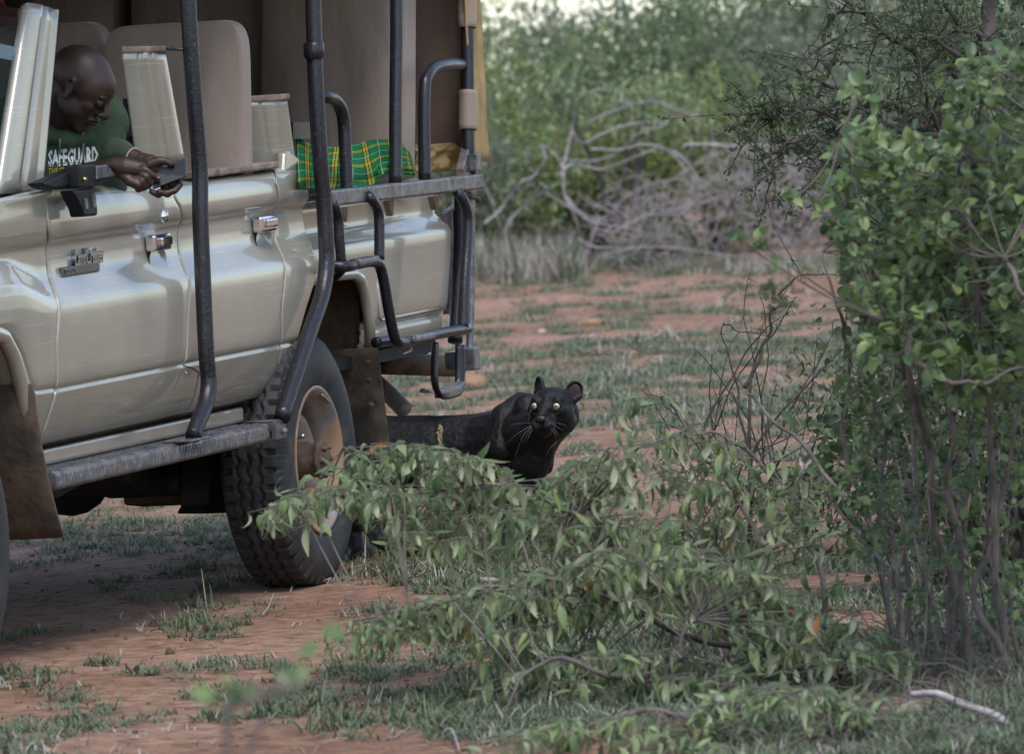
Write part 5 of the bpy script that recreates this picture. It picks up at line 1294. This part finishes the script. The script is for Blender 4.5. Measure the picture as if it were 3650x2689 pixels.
# --- dead brush pile at the edge of the clearing
BP = empty('dead_brush_pile', ground(2500, 985), 'tangled heap of bare grey branches lying at the far edge of the clearing', 'brush pile'); bP = BP.location
main = [[(1290, 560), (1245, 460), (1230, 400), (1225, 370), (1262, 280), (1275, 215), (1340, 222), (1430, 205)], [(1235, 390), (1270, 355), (1350, 345), (1480, 350), (1560, 400), (1650, 480)], [(1100, 440), (1140, 400), (1180, 380), (1178, 340), (1205, 325), (1240, 380), (1230, 420)],
        [(1250, 290), (1320, 285), (1430, 270), (1500, 250)], [(1240, 360), (1330, 330), (1420, 300), (1480, 262), (1530, 245)], [(1300, 330), (1380, 320), (1450, 350), (1550, 420), (1600, 500)], [(1180, 395), (1220, 430), (1290, 470), (1380, 500), (1450, 520)],
        [(1240, 430), (1320, 470), (1400, 430), (1500, 400), (1620, 370)], [(1350, 500), (1450, 470), (1560, 430), (1680, 400), (1790, 340)], [(1180, 410), (1150, 470), (1100, 500), (1060, 420)], [(1290, 560), (1300, 500), (1310, 470)], [(1260, 520), (1340, 540), (1470, 560), (1700, 560)],
        [(1060, 470), (1120, 420), (1170, 400)], [(1290, 250), (1420, 240), (1500, 250), (1560, 300)], [(1500, 340), (1650, 330), (1760, 300), (1860, 220)], [(1390, 570), (1400, 500), (1480, 440), (1600, 420)]]
for pts in main:
    P_ = wob([dat(x, y, 50.2+.3*math.sin(i*2.1+x)) for i, (x, y) in enumerate(pts)], .10, 3); mb = MB(); mb.tube(P_, taper(len(P_), .008, .003), 6); rel(mb, bP).build('branch', DEADTWIG, BP)
tw = MB()
for i in range(400):
    t = random.random(); x0 = random.uniform(1330, 1830); y0 = random.uniform(300+.00*x0, 590) if x0 > 1500 else random.uniform(400, 590)
    y0 = min(590, 330+(1-random.random()**.75)*260) if x0 > 1520 else y0; D = 50+random.uniform(-.5, .9); an = random.gauss(-.35, .95); Ld = random.uniform(40, 170); cv = random.uniform(-45, 45)
    pts = [(x0+math.cos(an)*Ld*(s-.5)-math.sin(an)*cv*(1-(2*s-1)**2), y0+math.sin(an)*Ld*(s-.5)+math.cos(an)*cv*(1-(2*s-1)**2)) for s in (0, .33, .66, 1)]
    P_ = [dat(x, min(y, 612), D) for x, y in pts]; P_ = [Vector(p) for p in smooth_path([tuple(p) for p in P_], 3)]; tw.tube(P_, taper(len(P_), random.uniform(.002, .0042), .0012), 4, cap=False)
rel(tw, bP).build('twigs', DEADTWIG, BP, fix=False)['kind'] = 'stuff'

# --- wall of bushes behind the clearing
def bush(x, D, w, h, seed, label, n=1500, mat=LEAFB, cat='bush', sz=(.04, .085), dx=0, variants=SMALL, lobes=10):
    random.seed(seed); c = Vector((x, D, gh(x, D))); e = empty('background_bush', c, label, cat, 'bushes behind the clearing' if D > 40 else None)
    mb = MB(); ls = []
    for i in range(lobes):
        a_ = random.uniform(0, 6.28); r = random.uniform(.1, 1)**.6; rr_ = random.uniform(.20, .32)*min(w, h*1.2); q = Vector((math.cos(a_)*w*.38*r, math.sin(a_)*w*.30*r, random.uniform(.22*h, max(.25*h, h-rr_*.95))))
        ls.append((q, rr_))
        P_ = [Vector(v) for v in smooth_path([(random.uniform(-.06, .06), random.uniform(-.06, .06), -.05), tuple(q*.5+rnd_unit()*.08), tuple(q)], 4)]; mb.tube(P_, taper(len(P_), .022, .006), 5, cap=False)
    mb.build('stems', BARKD, e, fix=False)
    items = []
    for i in range(n//6):
        q, r = random.choice(ls); d = rnd_unit(); p = q+Vector((d.x, d.y, d.z*.8))*r*random.uniform(.55, 1.12); p.z = max(p.z, .04)
        for k in range(6):
            pp = p+rnd_unit()*.07; items.append((c+pp, frame(rnd_unit()+Vector((0, 0, -.25)), Vector((0, -.3, 1))+rnd_unit()*.8), random.uniform(*sz), random.randrange(len(variants))))
    scatter(variants, items, 'leaf', mat, e, 0)
LB1 = LEAFB
LB2 = leaf_mat('bush_leaf_yellowish', (.24, .29, .085), (.08, .12, .04), under=(.24, .28, .12))
LB3 = leaf_mat('bush_leaf_greyish', (.21, .245, .155), (.06, .085, .05), under=(.27, .29, .21), hue2=(.34, .27, .25))
looks = ['olive-green', 'dull green', 'fresh green', 'grey-green', 'dark green']
k = 0
rows = [(52.6, [(-.35, 1.5, 1.15), (.55, 1.5, 1.1), (1.25, 1.5, 1.25), (2.0, 1.5, 1.15), (2.7, 1.5, 1.2)]), (54.3, [(-.9, 1.6, 1.62), (.1, 1.6, 1.6), (.95, 1.6, 1.7), (1.8, 1.7, 1.55), (2.7, 1.7, 1.55), (3.6, 1.6, 1.6)]),
        (57.0, [(-1.3, 1.8, 1.86), (-.2, 1.8, 1.84), (.6, 1.5, 1.88), (1.6, 1.7, 2.1), (2.6, 1.9, 2.15), (3.6, 1.9, 2.1)]), (61, [(-.9, 2.2, 1.92), (.4, 1.9, 1.88), (2.0, 2.1, 2.35), (3.0, 2.3, 2.4), (4.2, 2.3, 2.4)])]
side = ['beside the truck', 'left of centre', 'in the centre', 'right of centre', 'towards the right shrub', 'behind the right shrub']
rown = ['front-row', 'second-row', 'third-row', 'rearmost']
for ri, (D, lst) in enumerate(rows):
    for i, (x, w, h) in enumerate(lst):
        k += 1; m_ = [LB1, LB3, LB2, LB1, LB3][k % 5] if not (ri == 0 and i == 2) else LB2
        sh = ['rounded', 'ragged', 'spreading', 'bushy'][k % 4]
        bush(x, D+random.uniform(-.3, .3), w, h, 100+k, f'{sh} {rown[ri]} bush of the far thicket, {side[min(i, 5)]}', n=4200 if ri < 2 else 5000, mat=m_)
# leafy drooping regrowth standing inside the dead pile
bush(dat(1370, 300, 51).x, 51.4, 1.1, 1.28, 77, 'bright leafy shrub with drooping leaves growing behind the dead branches', n=1100, mat=LEAFG, sz=(.06, .10), variants=LANCE, lobes=7)
bush(dat(1420, 560, 49.6).x, 50.6, .9, .35, 78, 'low green regrowth at the foot of the dead branches', n=900, mat=LEAFB, sz=(.02, .05))

# undergrowth behind the right-hand stems
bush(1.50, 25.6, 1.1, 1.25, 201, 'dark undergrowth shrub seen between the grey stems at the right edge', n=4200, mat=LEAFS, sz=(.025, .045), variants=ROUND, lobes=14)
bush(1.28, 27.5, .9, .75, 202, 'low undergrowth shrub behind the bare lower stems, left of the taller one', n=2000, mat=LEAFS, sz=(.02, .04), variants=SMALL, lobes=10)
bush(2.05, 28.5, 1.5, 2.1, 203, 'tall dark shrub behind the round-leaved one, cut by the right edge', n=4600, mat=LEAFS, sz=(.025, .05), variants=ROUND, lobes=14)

# --- grass, herbs, sticks and stones
def tufts(name, spec, mat, seed, kindlabel=None, wide=1.0):
    """spec: list of (x, y, n, h, spread, flat)"""
    r = np.random.default_rng(seed); VV = []; FF = []; TT = []; k = 0
    for (x, y, n, h, spr, flat) in spec:
        z0 = gh(x, y)+.001; a = r.random(n)*6.283; rr = spr*np.sqrt(r.random(n)); bx = x+rr*np.cos(a); by = y+rr*np.sin(a)
        az_ = r.random(n)*6.283; L = h*(.5+.8*r.random(n)); lean = flat*(.3+r.random(n)); w = (.0011+.0013*r.random(n)+h*.013)*wide
        dx, dy = np.cos(az_), np.sin(az_); px_, py_ = -dy, dx; P = []
        for t, ww in ((0, 1), (.4, .9), (.75, .6), (1, .08)):
            out = L*(t*np.sin(lean*.6)+t*t*.55*np.sin(lean)); up_ = L*(t*np.cos(lean*.6)-.35*t*t*np.sin(lean))
            up_ = np.maximum(up_, .002)
            P.append(np.stack([bx+dx*out-px_*w*ww, by+dy*out-py_*w*ww, z0+up_], -1)); P.append(np.stack([bx+dx*out+px_*w*ww, by+dy*out+py_*w*ww, z0+up_], -1))
        P = np.stack(P, 1); VV.append(P.reshape(-1, 3)); base = (np.arange(n)*8+k)[:, None, None]; q = np.array([[0, 1, 3, 2], [2, 3, 5, 4], [4, 5, 7, 6]])
        FF.append((base+q).reshape(-1, 4)); TT.append(np.repeat((r.random()*.5+r.random(n)*.5), 3)); k += n*8
    o = link(name, mesh_np(name, np.concatenate(VV), np.concatenate(FF), np.concatenate(TT)), mat); tag(o, kindlabel, kind='stuff'); return o
GRASS = leaf_mat('bluish_green_grass', (.185, .215, .125), (.085, .110, .062), under=(.12, .16, .09), hue2=(.42, .36, .16), trans=.25, rough=.6)
HERB = leaf_mat('dull_herb', (.135, .175, .105), (.065, .085, .055), under=(.14, .17, .11), hue2=(.18, .12, .14), trans=.2, rough=.7)
DRY = leaf_mat('dry_grass', (.40, .34, .28), (.22, .185, .17), under=(.34, .30, .27), trans=.15, rough=.8)
random.seed(11); g1, g2, g3 = [], [], []
def dens(x, y):
    v = noise.noise(Vector((x*.9, y*.5, 11)))+.6*noise.noise(Vector((x*2.6, y*1.6, 4)))
    v += .30*min(1, max(-.5, (x+.35)*1.3)) if y < 29 and x < .75 else 0
    if y > 44: v -= .22
    if 38 < y < 44: v += .0
    return v
def hw(y): return y*.0589+1.3
for i in range(80000):
    y = 20.6+(51-20.6)*random.random()**1.25; x = random.uniform(-hw(y), hw(y)); d = dens(x, y)
    far = y > 31
    if far:
        d = noise.noise(Vector((x*4.2, y*2.0, 21)))+.5*noise.noise(Vector((x*10, y*5.0, 5)))+.4*noise.noise(Vector((x*.8, y*.5, 2)))+(.12 if 33 < y < 42 else 0)
        if d < random.uniform(.10, .26)+(.14 if y > 44 else 0): continue
    elif d < random.uniform(-.22, .20): continue
    if x < -.25 and y < 34 and random.random() < .5: continue
    h = random.uniform(.020, .046)*(1.0 if not far else 1.25)
    if random.random() < .03 and y < 30: h = random.uniform(.05, .08)
    r_ = random.random()
    if r_ < .62: g1.append((x, y, random.randint(18, 34) if not far else 16, h, .028+.035*random.random()+(.03 if far else 0), random.uniform(.7, 1.7)))
    else: g2.append((x, y, 26, h*.62, .04+.05*random.random(), 1.3))
    if random.random() < .10: g3.append((x, y, random.randint(3, 9), h*1.5, .03, random.uniform(.5, 1.5)))
for i in range(1500):
    y = 20.6+30*random.random()**1.2; x = random.uniform(-hw(y), hw(y)); g3.append((x, y, random.randint(2, 6), random.uniform(.015, .05), .03, 1.5))
# named clumps near the camera, under the right shrub and by the far pile
for (x, y, h) in [(1000, 2050, .10), (1060, 2080, .10), (720, 2240, .09), (760, 2260, .08), (740, 2100, .08), (90, 2420, .09), (400, 2560, .08), (340, 2380, .07), (1130, 2540, .11), (1200, 2600, .10), (1380, 2560, .11), (1540, 2500, .11), (1010, 2400, .08), (300, 1850, .09), (260, 1830, .08), (840, 1950, .08), (560, 1960, .05), (500, 1940, .05)]:
    p = ground(x, y)
    for _ in range(4): g1.append((p.x+random.gauss(0, .06), p.y+random.gauss(0, .10), 30, h*random.uniform(.4, .8), .045, random.uniform(.9, 1.5)))
for i in range(60):
    p = ground(random.uniform(3200, 3800), random.uniform(2150, 2689)); g1.append((p.x, p.y, 16, random.uniform(.05, .13), .05, .9))
for i in range(300):
    p = ground(random.uniform(1650, 2060), random.uniform(930, 1010)); q = random.random(); (g3 if q < .62 else g1).append((p.x, p.y, 14, random.uniform(.12, .26), .07, .5))
for i in range(260):
    p = ground(random.uniform(2000, 3000), random.uniform(930, 985)); (g3 if random.random() < .35 else g1).append((p.x, p.y, 10, random.uniform(.04, .12), .07, .9))
tufts('grass', g1, GRASS, 1); tufts('low_herbs', g2, HERB, 2, wide=1.25); tufts('dry_grass', g3, DRY, 3)
# crumbs of soil and litter
mb = MB()
for i in range(2600):
    y = 20.8+26*random.random()**1.3; x = random.uniform(-hw(y), hw(y)); s = random.uniform(.002, .009); mb.ball((x, y, gh(x, y)+s*.3), (s*random.uniform(.8, 1.8), s, s*.7), 5, 4)
o = mb.build('soil_crumbs', M('soil_crumb', (.22, .12, .08), rough=.95, c2=(.08, .05, .04), scale=1.5, var=.4), fix=False); tag(o, kind='stuff')
mb = MB()
for i in range(900):
    y = 20.8+24*random.random()**1.3; x = random.uniform(-hw(y), hw(y)); a_ = random.uniform(0, 6.3); L_ = random.uniform(.02, .09); z = gh(x, y)+.006
    mb.tube([(x, y, z), (x+math.cos(a_)*L_*.5, y+math.sin(a_)*L_*.5, z+random.uniform(0, .012)), (x+math.cos(a_)*L_, y+math.sin(a_)*L_, z)], [.0014, .0012, .0008], 3, cap=False)
o = mb.build('twig_litter', STRAW, fix=False); tag(o, kind='stuff')
# single stones and sticks
def rock(name, px, py, r, mat, label, seed, cat='stone', sq=(1, 1, .7)):
    p = ground(px, py); p.z = gh(p.x, p.y); bm = bmesh.new(); bmesh.ops.create_icosphere(bm, subdivisions=3, radius=1)
    for v in bm.verts:
        k_ = 1+.28*noise.noise(v.co*1.3+Vector((seed, 0, 0)))+.1*noise.noise(v.co*4+Vector((0, seed, 0))); v.co = Vector((v.co.x*r*sq[0], v.co.y*r*sq[1], v.co.z*r*sq[2]))*k_
    me = bpy.data.meshes.new(name); bm.to_mesh(me); bm.free(); me.polygons.foreach_set('use_smooth', [True]*len(me.polygons)); o = link(name, me, mat); o.location = p+Vector((0, 0, r*sq[2]*.55)); tag(o, label, cat)
rock('rock', 1668, 1385, .085, STONE, 'large rusty brown rock on the ground right behind the truck', 1, 'rock', (1, 1, .62))
rock('stone', 1930, 1186, .022, PALESTONE, 'pale pebble in the grass straight above the leopard\'s head', 2)
rock('stone', 2345, 1205, .022, PALESTONE, 'cream stone in the clearing, upper one left of the sapling', 3)
rock('stone', 2256, 1262, .026, STONE, 'reddish flat stone in the clearing, between leopard and sapling', 4)
rock('stone', 2810, 1212, .03, STONE, 'tan stone in the clearing, right behind the sapling', 5)
rock('pebble', 605, 2323, .014, MUD, 'small dark round pebble on bare soil below the truck door', 6, 'pebble', (1, 1, 1))
rock('stone', 1645, 1360, .04, STONE, 'small orange-brown stone under the hanging step of the truck', 8)
rock('stone', 2100, 1160, .06, STONE, 'low brown clod of earth in the middle of the clearing', 9, sq=(1.3, 1, .4))
def stick(pts, r, label, mat=STRAW, cat='stick'):
    P_ = []
    for x, y, h in pts:
        g = ground(x, y); g.z = gh(g.x, g.y)+h; P_.append(g)
    b_ = P_[0].copy(); mb = MB(); path = wob(P_, .006, 5); mb.tube(path, taper(len(path), r, r*.5), 6); rel(mb, b_); o = mb.build('stick', mat); o.location = b_; tag(o, label, cat)
stick([(1132, 2092, .01), (1180, 2085, .014)], .005, 'short pale stick lying at the foot of the rear tyre')
stick([(940, 2205, .01), (960, 2190, .02), (980, 2165, .04)], .003, 'thin bleached stick in the grass below the rear wheel')
stick([(1655, 2280, .01), (1690, 2250, .03), (1760, 2190, .05)], .004, 'long straight straw-coloured stick in the grass under the drooping shrub')
stick([(480, 1780, .01), (530, 1790, .05), (600, 1800, .02)], .004, 'bleached forked twig on the ground seen beneath the running board', DEADTWIG)
stick([(1570, 2630, .01), (1610, 2640, .03), (1640, 2689, .01)], .004, 'curved grey twig on bare soil at the bottom, left of the shrub', DEADTWIG)
def stalk(x, y, h, label, lean=0):
    g = ground(x, y); mb = MB(); mb.tube([(0, 0, 0), (lean*.5, 0, h*.5), (lean, 0, h)], [.0025, .002, .001], 5); o = mb.build('grass_stalk', STRAW); o.location = g; tag(o, label, 'grass stalk')
stalk(745, 2230, .17, 'tall straw-coloured grass stalk standing in front of the rear wheel', -.012)
# dead litter of twigs under the right shrub
TL_ = empty('twig_heap', ground(3350, 2480), 'loose heap of dead grey twigs lying under the round-leaved shrub', 'twig heap'); tw = MB()
for i in range(260):
    g = ground(random.uniform(2750, 3700), random.uniform(2250, 2720)); g.z += .01; a_ = random.uniform(0, 6.28); L_ = random.uniform(.08, .35); hh = random.uniform(0, .10)
    P_ = [Vector(q) for q in smooth_path([tuple(g), tuple(g+Vector((math.cos(a_)*L_*.5, math.sin(a_)*L_*.3, hh))), tuple(g+Vector((math.cos(a_)*L_, math.sin(a_)*L_*.6, hh*random.uniform(.2, 1.3))))], 3)]
    tw.tube(P_, taper(len(P_), random.uniform(.0015, .0035), .001), 4, cap=False)
rel(tw, TL_.location).build('twigs', BARK, TL_, fix=False)['kind'] = 'stuff'
# fallen pale limb in the right corner
P_ = [at(3250, 2477, 21.5), at(3400, 2500, 21.4), at(3570, 2570, 21.3), at(3590, 2690, 21.3)]
b_ = Vector((P_[3].x, 21.3, 0)); mb = MB(); path = wob(P_+[Vector((P_[3].x+.02, 21.3, 0))], .015, 5); mb.tube(path, taper(len(path), .009, .012), 7); o = rel(mb, b_).build('fallen_limb', M('bleached_wood', (.42, .38, .35), rough=.85, var=.25, scale=14, bump=.3)); o.location = b_; tag(o, 'pale bleached limb arching over the grass in the bottom right corner', 'fallen limb')
